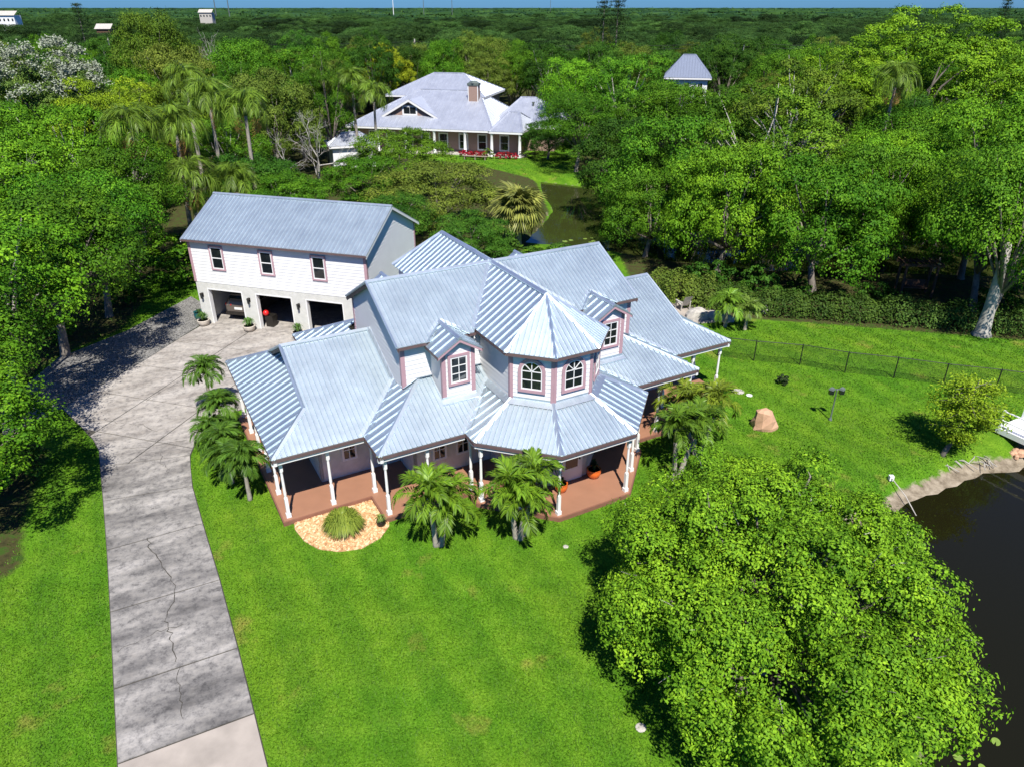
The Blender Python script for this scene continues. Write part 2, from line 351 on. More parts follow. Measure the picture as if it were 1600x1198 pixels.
# keep the sheet just under buildings and paving
nx, ny = len(xs), len(ys)
idx = np.arange(nx * ny).reshape(ny, nx)
F = np.stack([idx[:-1, :-1].ravel(), idx[:-1, 1:].ravel(), idx[1:, 1:].ravel(), idx[1:, :-1].ravel()], 1)
gm = np_mesh('ground', np.column_stack([GP, gz]), F, M['ground'])
wood = np.maximum.reduce([sstep(0.8, -0.8, sdist(GP, w)) for w in WOODS] + [np.where(GP[:, 1] > 118, 1.0, 0)])
bank = sstep(.95, 0.15, np.abs(pa)) * (GP[:, 1] > 20) * 1.0 + sstep(.4, 0.1, np.abs(pb)) * .5
bank = np.maximum(bank, (pa < 0) * 1.0)
ca = gm.attributes.new('zone', 'FLOAT_COLOR', 'POINT')
ca.data.foreach_set('color', np.column_stack([wood, np.clip(bank, 0, 1), wood * 0, wood * 0 + 1]).astype(np.float32).ravel())
gm.polygons.foreach_set('use_smooth', np.ones(len(gm.polygons), bool))
tag(link(bpy.data.objects.new('ground', gm)), 'lawn and woodland ground around the house', kind='structure')
def sheet(name, poly, z, mat, label):
    mb = MB(); mb.add([(x, y, z) for x, y in poly], [tuple(range(len(poly)))])
    o = mb.build(name, mat); tag(o, label, kind='structure')
    if o.data.polygons[0].normal.z < 0: o.data.flip_normals()
    return o
def grow(poly, d):
    c = poly.mean(0); return c + (poly - c) * (1 + d / np.linalg.norm(poly - c, axis=1, keepdims=True))
sheet('pond_water', grow(POND_A, 1.0), -0.6, M['water'], 'dark brown still pond water beside the lawn')
sheet('pond_water', grow(POND_B, 1.0), -0.5, M['water2'], 'olive green pond behind the house')
mb = MB(); mb.prism([(x, y, 0.0) for x, y in GRAVEL], (0, 0, 0.045)); gr = mb.build('gravel_strip', M['gravel']); tag(gr, 'grey gravel parking strip in dappled shade beside the driveway', kind='structure')

# driveway: slabs with recessed joints
def clip_half(poly, nrm, d):
    """keep the side where p.nrm <= d"""
    out = []
    for i in range(len(poly)):
        a, b = poly[i], poly[(i+1) % len(poly)]
        fa, fb = a @ nrm - d, b @ nrm - d
        if fa <= 0: out.append(a)
        if fa * fb < 0: out.append(a + (b - a) * (fa / (fa - fb)))
    return np.array(out)
drive = empty('driveway'); tag(drive, 'pale concrete driveway of large slabs, dark with mould along its lower run', kind='structure')
mb = MB(); mb.prism([(x, y, 0.0) for x, y in DRIVE], (0, 0, 0.022)); mb.build('joint_bed', M['joint'], drive)
def inset(poly, d):
    n = len(poly); ar = 0.5 * sum(poly[i][0]*poly[(i+1) % n][1] - poly[(i+1) % n][0]*poly[i][1] for i in range(n)); s = 1 if ar > 0 else -1
    out = []
    for i in range(n):
        a, b, c = poly[i-1], poly[i], poly[(i+1) % n]
        e1, e2 = unit(b - a), unit(c - b); n1, n2 = s*np.array([-e1[1], e1[0]]), s*np.array([-e2[1], e2[0]])
        k = 1 + n1 @ n2
        out.append(b + d * (n1 + n2) / k if k > .3 else b + d * n1)
    return np.array(out)
def clean(poly):
    return np.array([p for i, p in enumerate(poly) if np.linalg.norm(p - poly[i-1]) > 0.05])
def slab(poly, mat, h=0.05):
    poly = clean(poly)
    if len(poly) < 3: return
    ar = abs(0.5 * sum(poly[i-1][0]*poly[i][1] - poly[i][0]*poly[i-1][1] for i in range(len(poly))))
    if ar < 0.25: return
    p = inset(poly, 0.028); mb = MB(); mb.prism([(x, y, 0.0) for x, y in p], (0, 0, h + random.uniform(-.002, .002))); mb.build('slab', mat, drive)
run = [((-8.3,8.7),(-5.2,10.2)),((-10.19,12.29),(-7.11,13.83)),((-11.41,14.62),(-8.34,16.16)),((-12.98,17.62),(-9.95,19.14)),((-14.58,20.65),(-11.67,22.19)),((-16.17,23.59),(-13.0,24.6)),((-17.5,26.0),(-14.0,26.9))]
for i in range(len(run) - 1):
    slab(np.array([run[i][0], run[i+1][0], run[i+1][1], run[i][1]]), M['concrete_new'] if i == 0 else M['concrete'])
ga = R(-16.11); GU = np.array([math.cos(ga), math.sin(ga)]); GV = np.array([-math.sin(ga), math.cos(ga)]); GO = np.array([-19.059, 42.018])
apron = np.array([p for p in DRIVE if p[1] > 25.95 or False]); apron = np.array([p for p in apron])
us = [-40, 0.2, 3.6, 6.9, 40]; vs = [40, -3.0, -6.2, -9.4, -12.6, -40]
for i in range(len(us) - 1):
    for j in range(len(vs) - 1):
        q = apron
        for nrm, d in ((-GU, -(us[i] + GO @ GU)), (GU, us[i+1] + GO @ GU), (GV, vs[j] + GO @ GV), (-GV, -(vs[j+1] + GO @ GV))):
            if len(q) >= 3: q = clip_half(q, nrm, d)
        if len(q) >= 3: slab(q, M['concrete'])
def crack(pts, w=0.025):
    mb = MB(); fine = []
    for a, b in zip(pts[:-1], pts[1:]):
        a, b = np.array(a, float), np.array(b, float)
        for t in np.linspace(0, 1, 7)[:-1]: fine.append(a + (b-a)*t + rng.normal(0, .045, 2))
    fine.append(np.array(pts[-1], float))
    for a, b in zip(fine[:-1], fine[1:]):
        e = unit(b - a); s = np.array([-e[1], e[0]]) * w * rng.uniform(.15, .5)
        mb.add([(*(a-s), .0565), (*(b+e*.01-s), .0565), (*(b+e*.01+s), .0565), (*(a+s), .0565)], [(0,1,2,3)])
    mb.build('crack', M['joint'], drive)
crack([(-9.0,13.6),(-9.5,14.6),(-9.8,15.4)]); crack([(-10.0,15.6),(-10.6,16.6),(-11.0,17.2),(-11.2,18.6),(-12.0,19.6),(-12.9,20.6),(-13.4,21.3)], .035)
crack([(-11.9,16.0),(-11.2,16.7),(-10.4,17.1)], .02); crack([(-19.4,30.0),(-18.3,29.6),(-17.3,29.5),(-16.3,28.9)]); crack([(-18.1,31.7),(-17.3,34.0),(-16.6,35.6),(-16.4,37.8)])
crack([(-14.7,28.2),(-16.0,27.6),(-17.3,27.4)]); crack([(-15.4,27.2),(-15.0,26.3),(-14.4,25.6)], .02)

# ------------------------------------------------------------------ building helpers
def plane_frame(pts):
    p = [np.array(q, float) for q in pts]; nrm = np.zeros(3)
    for i in range(len(p)): nrm += np.cross(p[i], p[(i+1) % len(p)])
    nrm = unit(nrm)
    if nrm[2] < 0: nrm = -nrm
    down = np.array([0, 0, -1.0]); down = unit(down - nrm * (down @ nrm)); acr = np.cross(nrm, down)
    return p, nrm, down, acr
def roof_plane(root, pts, name='roof_panel', sp=0.38, minor=1, mat=None, h=0.04, thick=0.05, rw=None):
    p, nrm, down, acr = plane_frame(pts); mb = MB()
    base = p
    # slab
    ar = np.cross(p[1]-p[0], p[2]-p[1])
    mb.prism([q - nrm*thick for q in p], nrm*thick)
    s = [q @ acr for q in p]; t = [q @ down for q in p]; d0 = p[0] @ nrm
    k0 = math.ceil(min(s) / sp * (minor+1)); k1 = math.floor(max(s) / sp * (minor+1))
    for k in range(k0, k1 + 1):
        ss = k * sp / (minor+1) + 1e-5; big = k % (minor+1) == 0
        cr = []
        for i in range(len(p)):
            a, b = s[i], s[(i+1) % len(p)]
            if (a - ss) * (b - ss) < 0: cr.append(t[i] + (t[(i+1) % len(p)] - t[i]) * (ss - a) / (b - a))
        cr.sort()
        w, wt, hh = ((rw or .018), (rw or .018)*.5, h) if minor == 0 else (0.030, 0.014, 0.042)
        for a, b in zip(cr[0::2], cr[1::2]):
            if b - a < .12: continue
            a += .02; b -= .004
            o = acr*ss + nrm*(d0 - 0.001)
            c = [(-w, 0), (-wt, hh), (wt, hh), (w, 0)]
            q = [o + acr*x + nrm*z + down*a for x, z in c] + [o + acr*x + nrm*z + down*b for x, z in c]
            mb.add(q, [(0,1,5,4),(1,2,6,5),(2,3,7,6),(0,3,2,1),(4,5,6,7)])
    return mb.build(name, mat or M['roof'], root)
def cap(root, a, b, w=0.12, h=0.06, name='ridge_cap', mat=None, lift=0.0):
    """low folded metal cap along a ridge, hip or valley"""
    a, b = np.array(a, float), np.array(b, float); e = unit(b - a); side = unit(np.cross(e, (0, 0, 1))); up = np.cross(side, e)
    z = np.array([0, 0, 1.0]) * lift; sec = [(-w, -.045), (-w, -.005), (0, h), (w, -.005), (w, -.045)]
    mb = MB(); q = [a + z + side*x + up*y for x, y in sec] + [b + z + side*x + up*y for x, y in sec]; n = 5
    mb.add(q, [tuple(range(n))[::-1], tuple(range(n, 2*n))] + [(i, (i+1) % n, n + (i+1) % n, n + i) for i in range(n)])
    return mb.build(name, mat or M['roof_trim'], root)
def valley(root, a, b, w=0.15):
    a, b = np.array(a, float), np.array(b, float); e = unit(b - a); side = unit(np.cross(e, (0, 0, 1))); up = np.cross(side, e)
    mb = MB(); q = []
    for c in (a, b): q += [c - side*w + up*.085, c + up*.02, c + side*w + up*.085, c + side*w + up*.06, c - up*.01, c - side*w + up*.06]
    n = 6; mb.add(q, [tuple(range(n))[::-1], tuple(range(n, 2*n))] + [(i, (i+1) % n, n + (i+1) % n, n + i) for i in range(n)])
    return mb.build('valley_flashing', M['roof_trim'], root)
def strip(root, a, b, out, w, z0, z1, name, mat):
    """board along a->b, w thick in direction out, from z0 to z1 relative to the line"""
    a, b, out = np.array(a, float), np.array(b, float), np.array(out, float)
    mb = MB(); mb.obox(a + np.array([0, 0, z0]), b - a, out*w, (0, 0, z1 - z0)); return mb.build(name, mat, root)
def lap_wall(root, pts, out, name='siding_wall', ex=0.19, mat=None, back=0.08):
    """vertical wall polygon clad in overlapping boards; out = outward normal"""
    p = [np.array(q, float) for q in pts]; out = unit(np.array(out, float)); mb = MB()
    al = unit(np.cross((0, 0, 1.0), out)); o = p[0]
    poly = np.array([[(q - o) @ al, q[2]] for q in p])
    mb.prism([q - out*back for q in p], out*back)
    z = math.floor(poly[:, 1].min() / ex) * ex; top = poly[:, 1].max()
    while z < top:
        q = clip_half(poly, np.array([0, 1.0]), z + ex); q = clip_half(q, np.array([0, -1.0]), -z) if len(q) > 2 else q
        if len(q) > 2:
            z0, z1 = q[:, 1].min(), q[:, 1].max()
            fr = [o*[1,1,0] + al*s + np.array([0,0,zz]) + out*(0.004 + 0.017*(1 - (zz - z)/ex)) for s, zz in q]
            bk = [o*[1,1,0] + al*s + np.array([0,0,zz]) + out*0.001 for s, zz in q]
            n = len(q); mb.add(fr + bk, [tuple(range(n))] + [(i, n+i, n+(i+1) % n, (i+1) % n) for i in range(n)])
        z += ex
    return mb.build(name, mat or M['siding'], root)
def window(root, c, out, w, h, nx=2, ny=3, trim=0.12, trim_mat=None, frame=0.055, arch=False, sash_mat=None, name='window', rail=False):
    """c = bottom centre of the glazed opening on the wall face; trim, frame, bars and single panes are real pieces"""
    out = unit(np.array(out, float)); al = unit(np.cross((0, 0, 1.0), out)); c = np.array(c, float); up = np.array([0, 0, 1.0])
    def outline(g, n=14):
        hw = w/2 + g
        if not arch: return [(-hw, -g), (hw, -g), (hw, h + g), (-hw, h + g)]
        hs = h - w/2
        return [(-hw, -g), (hw, -g)] + [(hw*math.cos(math.pi*k/n), hs + hw*math.sin(math.pi*k/n)) for k in range(n + 1)]
    def ring(g0, g1, d0, d1):
        a, b = outline(g1), outline(g0); n = len(a); mb = MB()
        P = lambda q, d: c + al*q[0] + up*q[1] + out*d
        vs = [P(q, d0) for q in a] + [P(q, d1) for q in a] + [P(q, d1) for q in b] + [P(q, d0) for q in b]; fs = []
        for i in range(n):
            j = (i+1) % n; fs += [(i, j, n+j, n+i), (n+i, n+j, 2*n+j, 2*n+i), (2*n+i, 2*n+j, 3*n+j, 3*n+i)]
        mb.add(vs, fs); return mb
    wn_ = ring(frame - .004, frame + trim, 0.0, 0.05).build(name, trim_mat or M['mauve'], root)
    ring(-0.004, frame, 0.0, 0.036).build('sash', sash_mat or M['white'], wn_)
    bw = 0.016; mb = MB(); hs = h - w/2 if arch else h
    def bar(x0, y0, x1, y1, wd=bw):
        a, b = np.array([x0, y0]), np.array([x1, y1]); e = unit(b - a); s = np.array([-e[1], e[0]])*wd
        P = lambda q, d: c + al*q[0] + up*q[1] + out*d
        q = [a - s, b - s, b + s, a + s]; mb.add([P(k, 0.008) for k in q] + [P(k, 0.028) for k in q], [(4,5,6,7),(0,1,5,4),(1,2,6,5),(2,3,7,6),(3,0,4,7)])
    if rail: bar(-w/2, h*.5, w/2, h*.5, 0.028)
    else:
        for i in range(1, nx): bar(-w/2 + w*i/nx, 0, -w/2 + w*i/nx, h if not arch else h - .01)
        for j in range(1, ny + (1 if arch else 0)): bar(-w/2, hs*j/ny, w/2, hs*j/ny)
        if arch:
            for a in (45, 135): bar(0, hs, w/2*math.cos(R(a)), hs + w/2*math.sin(R(a)))
    mb.build('glazing_bars', sash_mat or M['white'], wn_)
    P = lambda x, y, d=0.010: c + al*x + up*y + out*d
    if rail: nx, ny = 1, 2
    for i in range(nx):
        for j in range(ny):
            x0, x1, y0, y1 = -w/2 + w*i/nx, -w/2 + w*(i+1)/nx, hs*j/ny, hs*(j+1)/ny
            m2 = MB(); m2.add([P(x0, y0), P(x1, y0), P(x1, y1), P(x0, y1)], [(0,1,2,3)]); m2.build('pane', M['glass'], wn_)
    if arch:
        for a0, a1 in ((0, 45), (45, 90), (90, 135), (135, 180)):
            m2 = MB(); q = [P(0, hs)] + [P(w/2*math.cos(R(a0+(a1-a0)*k/5)), hs + w/2*math.sin(R(a0+(a1-a0)*k/5))) for k in range(6)]
            m2.add(q, [tuple(range(7))]); m2.build('pane', M['glass'], wn_)
    return wn_

# ------------------------------------------------------------------ the house
HA = R(28.651)
house = empty('house', (-8.597, 21.968, 0), HA)
tag(house, 'white two storey house with metal roofs, octagonal turret and wrap-around porch', 'house')
W, VM, S = 21.90, 4.67, 0.484
UC, VO, ZE = W/2, -0.672, 3.0
OE, OW, ORF = 4.065, 2.055, 2.342        # octagon apothems: skirt eave, wall, upper roof
def octo(ap, z, k):
    r = ap / math.cos(math.pi/8); a = -math.pi/2 + math.pi/8 + k*math.pi/4
    return (UC + r*math.cos(a), VO + r*math.sin(a), z)
def zA(v): return ZE + S*v
def mir(p, mu, mv): return (W - p[0] if mu else p[0], 2*VM - p[1] if mv else p[1], p[2])
UB, VB, UT = 3.43, -1.63, UC - OE         # start of step block, its front eave, start of turret skirt
MU, MV = 5.5, 1.08                        # upper storey walls
ztop = ZE + S*(OE - OW)
octs = {k: octo(OE, ZE, k) for k in range(8)}; octw = {k: octo(OW, ztop, k) for k in range(8)}
for mv in (0, 1):
    for mu in (0, 1):
        q = lambda L: [mir(p, mu, mv) for p in L]
        # end wing front slope
        roof_plane(house, q([(0,0,ZE),(UB,0,ZE),(MU,MU-UB,zA(MU-UB)),(MU,VM,zA(VM)),(1.71,VM,zA(VM)),(1.71,1.71,zA(1.71))]))
        cap(house, *q([(0.03,0.03,ZE),(1.71,1.71,zA(1.71))]), name='hip_cap')
        cap(house, *q([(1.71,1.71,zA(1.71)+.02),(1.71,VM,zA(VM)+.02)]), w=.07, h=.05, name='rake_trim')
        valley(house, *q([(UB,0.02,ZE),(MU,MU-UB,zA(MU-UB))]))
        valley(house, *q([(MU-.03,MU-UB,zA(MU-UB)+.02),(MU-.03,VM,zA(VM)+.02)]), .13) if not mv else None
        # stepped block: front slope and side hip
        ba = (MV - VB)                     # run up to the upper wall
        tv = OE - OW
        roof_plane(house, q([(UB,VB,ZE),(UT,VB,ZE),(UT+tv,VB+tv,ZE+S*tv),(UT+tv,MV+.02,ZE+S*(MV+.02-VB)),(UB+ba,MV+.02,ZE+S*(ba+.02))]))
        roof_plane(house, q([(UB,VB,ZE),(UB+ba,MV,ZE+S*ba),(MU,MV,ZE+S*(MU-UB)),(MU,MU-UB,ZE+S*(MU-UB)),(UB,0,ZE)]), minor=0, sp=.40)
        cap(house, *q([(UB+.03,VB+.03,ZE),(UB+ba,MV,ZE+S*ba)]), name='hip_cap')
        valley(house, *q([(UT,VB+.02,ZE),(UT+tv,VB+tv,ZE+S*tv)]))
        # fascia boards under the eaves
        for a, b, o in (((0,0),(UB,0),(0,1)),((UB,0),(UB,VB),(1,0)),((UB,VB),(UT,VB),(0,1))):
            pa_, pb_ = mir((*a, ZE), mu, mv), mir((*b, ZE), mu, mv); oo = (-o[0] if mu else o[0], -o[1] if mv else o[1], 0)
            strip(house, pa_, pb_, oo, 0.03, -0.17, -0.048, 'fascia', M['fascia'])
            strip(house, np.array(pa_) + np.array(oo)*.06, np.array(pb_) + np.array(oo)*.06, oo, 0.12, -0.30, -0.10, 'porch_beam', M['white'])
    # turret skirt (front) or back bay skirt
    fs = [(7, 0), (6, 7), (0, 1), (1, 2), (5, 6)]
    def m2(p): return mir(p, 0, mv)
    a7, a0, a1, a6 = octs[7], octs[0], octs[1], octs[6]
    tv = OE - OW
    roof_plane(house, [m2(p) for p in (octs[7], octs[0], octw[0], octw[7])], sp=.38)
    roof_plane(house, [m2(p) for p in (octs[6], octs[7], octw[7], octw[6])], sp=.38)
    roof_plane(house, [m2(p) for p in (octs[0], octs[1], octw[1], octw[0])], sp=.40, minor=0)
    for mu in (0, 1):
        q = lambda L: [mir(p, mu, mv) for p in L]
        roof_plane(house, q([(UT,VB,ZE), octs[6], octw[6], (UT+tv, VB+tv, ZE+S*tv)]), minor=0, sp=.40)
        cap(house, *q([(octs[6][0]+.02, octs[6][1]+.02, ZE), octw[6]]), name='hip_cap')
        cap(house, *q([(octs[7][0], octs[7][1]+.03, ZE), octw[7]]), name='hip_cap')
        for a, b in (((UT,VB,ZE), octs[6]), (octs[6], octs[7])):
            a, b = q([a, b]); c = mir((UC, VO, 0), mu, mv); e = unit(np.array(b) - np.array(a)); s = np.cross((0,0,1.0), e)
            if s @ (np.array(c) - np.array(a)) < 0: s = -s
            strip(house, a, b, s, .03, -.17, -.048, 'fascia', M['fascia']); strip(house, np.array(a)+s*.06, np.array(b)+s*.06, s, .12, -.30, -.10, 'porch_beam', M['white'])
    a, b = m2(octs[7]), m2(octs[0]); s = np.array([0, -1.0 if mv else 1.0, 0])
    strip(house, a, b, s, .03, -.17, -.048, 'fascia', M['fascia']); strip(house, np.array(a)+s*.06, np.array(b)+s*.06, s, .12, -.30, -.10, 'porch_beam', M['white'])
    for k in (5, 6, 7, 0, 1):              # metal apron flashing at the foot of the turret wall
        a, b = np.array(m2(octw[k])), np.array(m2(octw[(k+1) % 8])); n_ = (a+b)/2 - np.array(m2((UC, VO, ztop))); n_ = unit(n_*[1,1,0])
        mb = MB(); up = np.array([0,0,1.0]); g = 1.07
        A0, B0 = a + n_*.01 + up*.16, b + n_*.01 + up*.16; e = unit(b-a)
        mb.add([A0, B0, b+n_*.012+up*.03+e*.0, b+n_*.30+e*.12-up*(.30*S)+up*.048, a+n_*.30-e*.12-up*(.30*S)+up*.048, a+n_*.012+up*.03, A0-n_*.03, B0-n_*.03],
               [(0,5,2,1),(5,4,3,2)]); mb.build('apron_flashing', M['roof_trim'], house)
# end porches (slopes facing sideways) and gable walls
for mu in (0, 1):
    q = lambda L: [mir(p, mu, 0) for p in L]
    roof_plane(house, q([(0,0,ZE-.002),(2.05,2.05,zA(2.05)-.002),(2.05,2*VM-2.05,zA(2.05)-.002),(0,2*VM,ZE-.002)]), minor=0, sp=.40)
    sx = 1 if mu else -1
    lap_wall(house, q([(2.05,2.05,zA(2.05)-.05),(2.05,2*VM-2.05,zA(2.05)-.05),(2.05,VM,zA(VM)-.06)]), (sx, 0, 0), name='gable_wall')
    strip(house, *q([(0,0,ZE),(0,2*VM,ZE)]), (-sx, 0, 0), .03, -.17, -.048, 'fascia', M['fascia'])
    strip(house, *q([(.06,0,ZE),(.06,2*VM,ZE)]), (-sx, 0, 0), .12, -.30, -.10, 'porch_beam', M['white'])
    cap(house, *q([(1.71,VM,zA(VM)+.01),(MU,VM,zA(VM)+.01)]))
    for s2 in (1, -1):                     # rake boards under the gable edge
        strip(house, *q([(1.73,VM,zA(VM)-.06),(1.73,VM - s2*2.9,zA(VM-2.9)-.06)]), (-sx, 0, 0), .03, -.16, 0, 'rake_board', M['fascia'])

# upper storey block
ZME, VME, VR, ZR, UM = 5.91, 0.793, 4.006, 7.56, 5.29
SM = (ZR - ZME) / (VR - VME)
ZT = 5.99; KT = (ZR - ZT) / ORF
def zM(v): return ZME + SM*(v - VME)
vv = VME + (ZT - ZME) / SM
for mu in (0, 1):
    for mv in (0, 1):
        q = lambda L: [(W - u if mu else u, 2*VR - v if mv else v, z) for u, v, z in L]
        roof_plane(house, q([(UM,VME,ZME),(UC-ORF-.08,VME,ZME),(UC-ORF,vv,ZT),(UC,VR,ZR),(UM,VR,ZR)]))
        valley(house, *q([(UC-ORF,vv,ZT),(UC,VR,ZR)]))
        strip(house, *q([(UM,VME,ZME),(UC-ORF,VME,ZME)]), (0, -1 if mv else 1, 0), .03, -.15, -.048, 'fascia', M['fascia'])
        strip(house, *q([(UM+.02,VME,ZME-.05),(UM+.02,VR,ZR-.05)]), (-1 if mu else 1, 0, 0), .03, -.17, 0, 'rake_board', M['fascia'])
    q = lambda L: [(W - u if mu else u, v, z) for u, v, z in L]
    cap(house, *q([(UM-.01,VR,ZR+.01),(UC,VR,ZR+.01)]))
    cap(house, *q([(UM,VME,ZME+.02),(UM,VR,ZR+.02)]), w=.05, h=.04, name='rake_trim'); cap(house, *q([(UM,2*VR-VME,ZME+.02),(UM,VR,ZR+.02)]), w=.05, h=.04, name='rake_trim')
    VMB = 2*VR - MV
    lap_wall(house, q([(MU,MV,3.6),(MU,VMB,3.6),(MU,VMB,zM(MV)-.06),(MU,VR,ZR-.06),(MU,MV,zM(MV)-.06)]), (1 if mu else -1, 0, 0), name='gable_wall')
    lap_wall(house, q([(MU,MV,3.9),(UC-OW,MV,3.9),(UC-OW,MV,zM(MV)-.02),(MU,MV,zM(MV)-.02)]), (0, -1, 0))
    lap_wall(house, q([(MU,VMB,3.9),(UC,VMB,3.9),(UC,VMB,zM(MV)-.02),(MU,VMB,zM(MV)-.02)]), (0, 1, 0))
    for (u, v, sy) in ((MU, MV, -1), (MU, VMB, 1)):   # corner boards
        mb = MB(); s = -1
        x0, x1 = sorted([W - (u - .035) if mu else u - .035, W - (u + .14) if mu else u + .14]); mb.box((x0, v - .036 if sy < 0 else v, 3.7), (x1, v if sy < 0 else v + .036, zM(MV) - .1))
        x0, x1 = sorted([W - (u - .034) if mu else u - .034, W - u if mu else u]); mb.box((x0, v if sy < 0 else v - .12, 3.7), (x1, v + .12 if sy < 0 else v, zM(MV) - .1))
        mb.build('corner_board', M['mauve'], house)
    # foot flashing of the visible upper walls
    valley(house, *q([(MU-.02, MV-.02, ZE+S*(MU-UB)+.03), (UB+MV-VB, MV-.02, ZE+S*(MV-VB)+.03)]), .12)
    valley(house, *q([(UB+MV-VB, MV-.03, ZE+S*(MV-VB)+.02), (UC-OW, MV-.03, ZE+S*(MV-VB)+.02)]), .12)
    # turret wing sides, and the matching wing at the back
    lap_wall(house, q([(UC-OW, octo(OW,0,6)[1], 3.8), (UC-OW, MV, 3.8), (UC-OW, MV, ZT-.02+KT*(ORF-OW)-.08), (UC-OW, octo(OW,0,6)[1], ZT-.02+KT*(ORF-OW)-.08)]), (1 if mu else -1, 0, 0))
    r6, r7 = octo(ORF, ZT, 6), octo(ORF, ZT, 7)
    roof_plane(house, q([(UC-ORF,vv,ZT),(UC,VR,ZR),(UC,VO,ZR),r6]), minor=0)
    roof_plane(house, q([(UC,VO,ZR), r6, r7]))
    cap(house, *q([r6, (UC,VO,ZR+.01)]), w=.075, name='hip_cap'); cap(house, *q([r7, (UC,VO,ZR+.01)]), w=.075, name='hip_cap')
    strip(house, *q([(UC-ORF,vv,ZT), r6]), (1 if not mu else -1, 0, 0), .03, -.14, -.048, 'fascia', M['fascia'])
    a, b = [np.array(x) for x in q([r6, r7])]; e = unit(b-a); s = np.cross((0,0,1.0), e); s = s if s @ (np.array((UC,VO,0))-a*[1,1,0]) > 0 else -s
    strip(house, a, b, s, .03, -.14, -.048, 'fascia', M['fascia'])
    AB = 9.31
    bk6, bk7 = (r6[0], AB - (r6[1] - VO), ZT), (r7[0], AB - (r7[1] - VO), ZT)
    roof_plane(house, q([(UC-ORF,2*VR-vv,ZT),(UC,VR,ZR),(UC,AB,ZR),bk6]), minor=0)
    roof_plane(house, q([(UC,AB,ZR), bk6, bk7])); cap(house, *q([bk6, (UC,AB,ZR)]), w=.075, name='hip_cap')
    lap_wall(house, q([(UC-OW, VMB, 3.8), (UC-OW, AB+.85, 3.8), (UC-OW, AB+.85, ZT+.02), (UC-OW, VMB, ZT+.02)]), (1 if mu else -1, 0, 0))
roof_plane(house, [(UC,VO,ZR), octo(ORF,ZT,7), octo(ORF,ZT,0)])
strip(house, octo(ORF,ZT,7), octo(ORF,ZT,0), (0,1,0), .03, -.14, -.048, 'fascia', M['fascia'])
cap(house, (UC,VO,ZR+.012), (UC,VR,ZR+.012)); cap(house, (UC,VR,ZR+.012), (UC,9.31,ZR+.012))
# turret walls with arched windows, corner boards; ground floor walls below
for k in (5, 6, 7, 0, 1):
    a, b = np.array(octo(OW, 0, k)), np.array(octo(OW, 0, (k+1) % 8)); mid = (a+b)/2; o = unit(mid - np.array((UC, VO, 0)))
    if k not in (5, 1): lap_wall(house, [a+[0,0,ztop-.1], b+[0,0,ztop-.1], b+[0,0,ZT+.1], a+[0,0,ZT+.1]], o, name='turret_wall', ex=.17)
    if k in (6, 7, 0): window(house, mid + o*.032 + [0,0,4.50], o, .74, 1.09, nx=2, ny=2, arch=True, trim=.12, frame=.045)
for k in (6, 7, 0, 1):
    a = np.array(octo(OW + .03, 0, k)); mb = MB()
    for kk in (k - 1, k):
        o = unit((np.array(octo(OW,0,kk)) + np.array(octo(OW,0,kk+1)))/2 - np.array((UC,VO,0))); e = np.array([-o[1], o[0], 0]); e = e if kk == k else -e
        mb.obox(a + [0,0,ztop-.02] - o*.03, e*.12, o*.035, (0,0,ZT-.12-ztop))
    mb.build('corner_board', M['mauve'], house)

# dormers on the stepped blocks (and their twins behind)
def dormer(uc, front=True):
    d = MB(); f = -0.10; hw, hr, zb, zr, zt = .67, .95, 3.55, 6.32, 5.74
    sl = (zr - zt) / hr; zw = zr - sl*hw - .05
    T = (lambda p: p) if front else (lambda p: (p[0], 2*VR - p[1], p[2])); sy = -1 if front else 1
    w = lap_wall(house, [T(p) for p in ((uc-hw,f,zb),(uc+hw,f,zb),(uc+hw,f,zw),(uc,f,zr-.05),(uc-hw,f,zw))], (0,sy,0), name='dormer_wall')
    for s in (-1, 1):
        mb = MB(); mb.prism([T((uc+s*hw,f,zb)), T((uc+s*hw,1.2,zb)), T((uc+s*hw,1.2,zw)), T((uc+s*hw,f,zw))], (-s*.06,0,0)); mb.build('dormer_cheek', M['siding'], house)
        p0, p1, p2, p3 = (uc,f-.25,zr), (uc,2.0,zr), (uc+s*hr,1.05,zt), (uc+s*hr,f-.25,zt)
        vb = VME + (zr - ZME)/SM
        roof_plane(house, [T(p) for p in ((uc,f-.25,zr),(uc,vb,zr),(uc+s*hr,.85,zt),(uc+s*hr,f-.25,zt))], name='dormer_roof', minor=0, sp=.42)
        strip(house, T((uc,f-.24,zr-.05)), T((uc+s*hr,f-.24,zt-.05)), (0,-sy,0), .03, -.12, 0, 'rake_board', M['mauve'])
        strip(house, T((uc+s*hr,f-.25,zt)), T((uc+s*hr,.9,zt)), (-s,0,0), .03, -.13, -.04, 'fascia', M['fascia'])
        valley(house, T((uc,vb,zr)), T((uc+s*hr,VME+.02,zt+.12)), .12)
        if front:
            mb = MB(); x0, x1 = sorted((uc+s*(hw+.034), uc+s*(hw-.13))); mb.box((x0, f-.036, zb), (x1, f, zw-.06)); x0, x1 = sorted((uc+s*hw, uc+s*(hw+.034))); mb.box((x0, f, zb), (x1, f+.12, zw-.08)); mb.build('corner_board', M['mauve'], house)
    cap(house, T((uc,f-.26,zr+.01)), T((uc,vb,zr+.01)), w=.1)
    if front:
        window(house, (uc, f-.03, 4.46), (0,-1,0), .60, .98, nx=2, ny=3, trim=.10, frame=.06)
        zf = ZE + S*(f - VB); mb = MB(); mb.prism([(uc-hw-.1,f-.02,zf+.0),(uc+hw+.1,f-.02,zf+.0),(uc+hw+.14,f-.24,zf-.22*S),(uc-hw-.14,f-.24,zf-.22*S)], (0,0,.06)); mb.box((uc-hw-.05,f-.05,zf), (uc+hw+.05,f-.002,zf+.14)); mb.build('apron_flashing', M['roof_trim'], house)
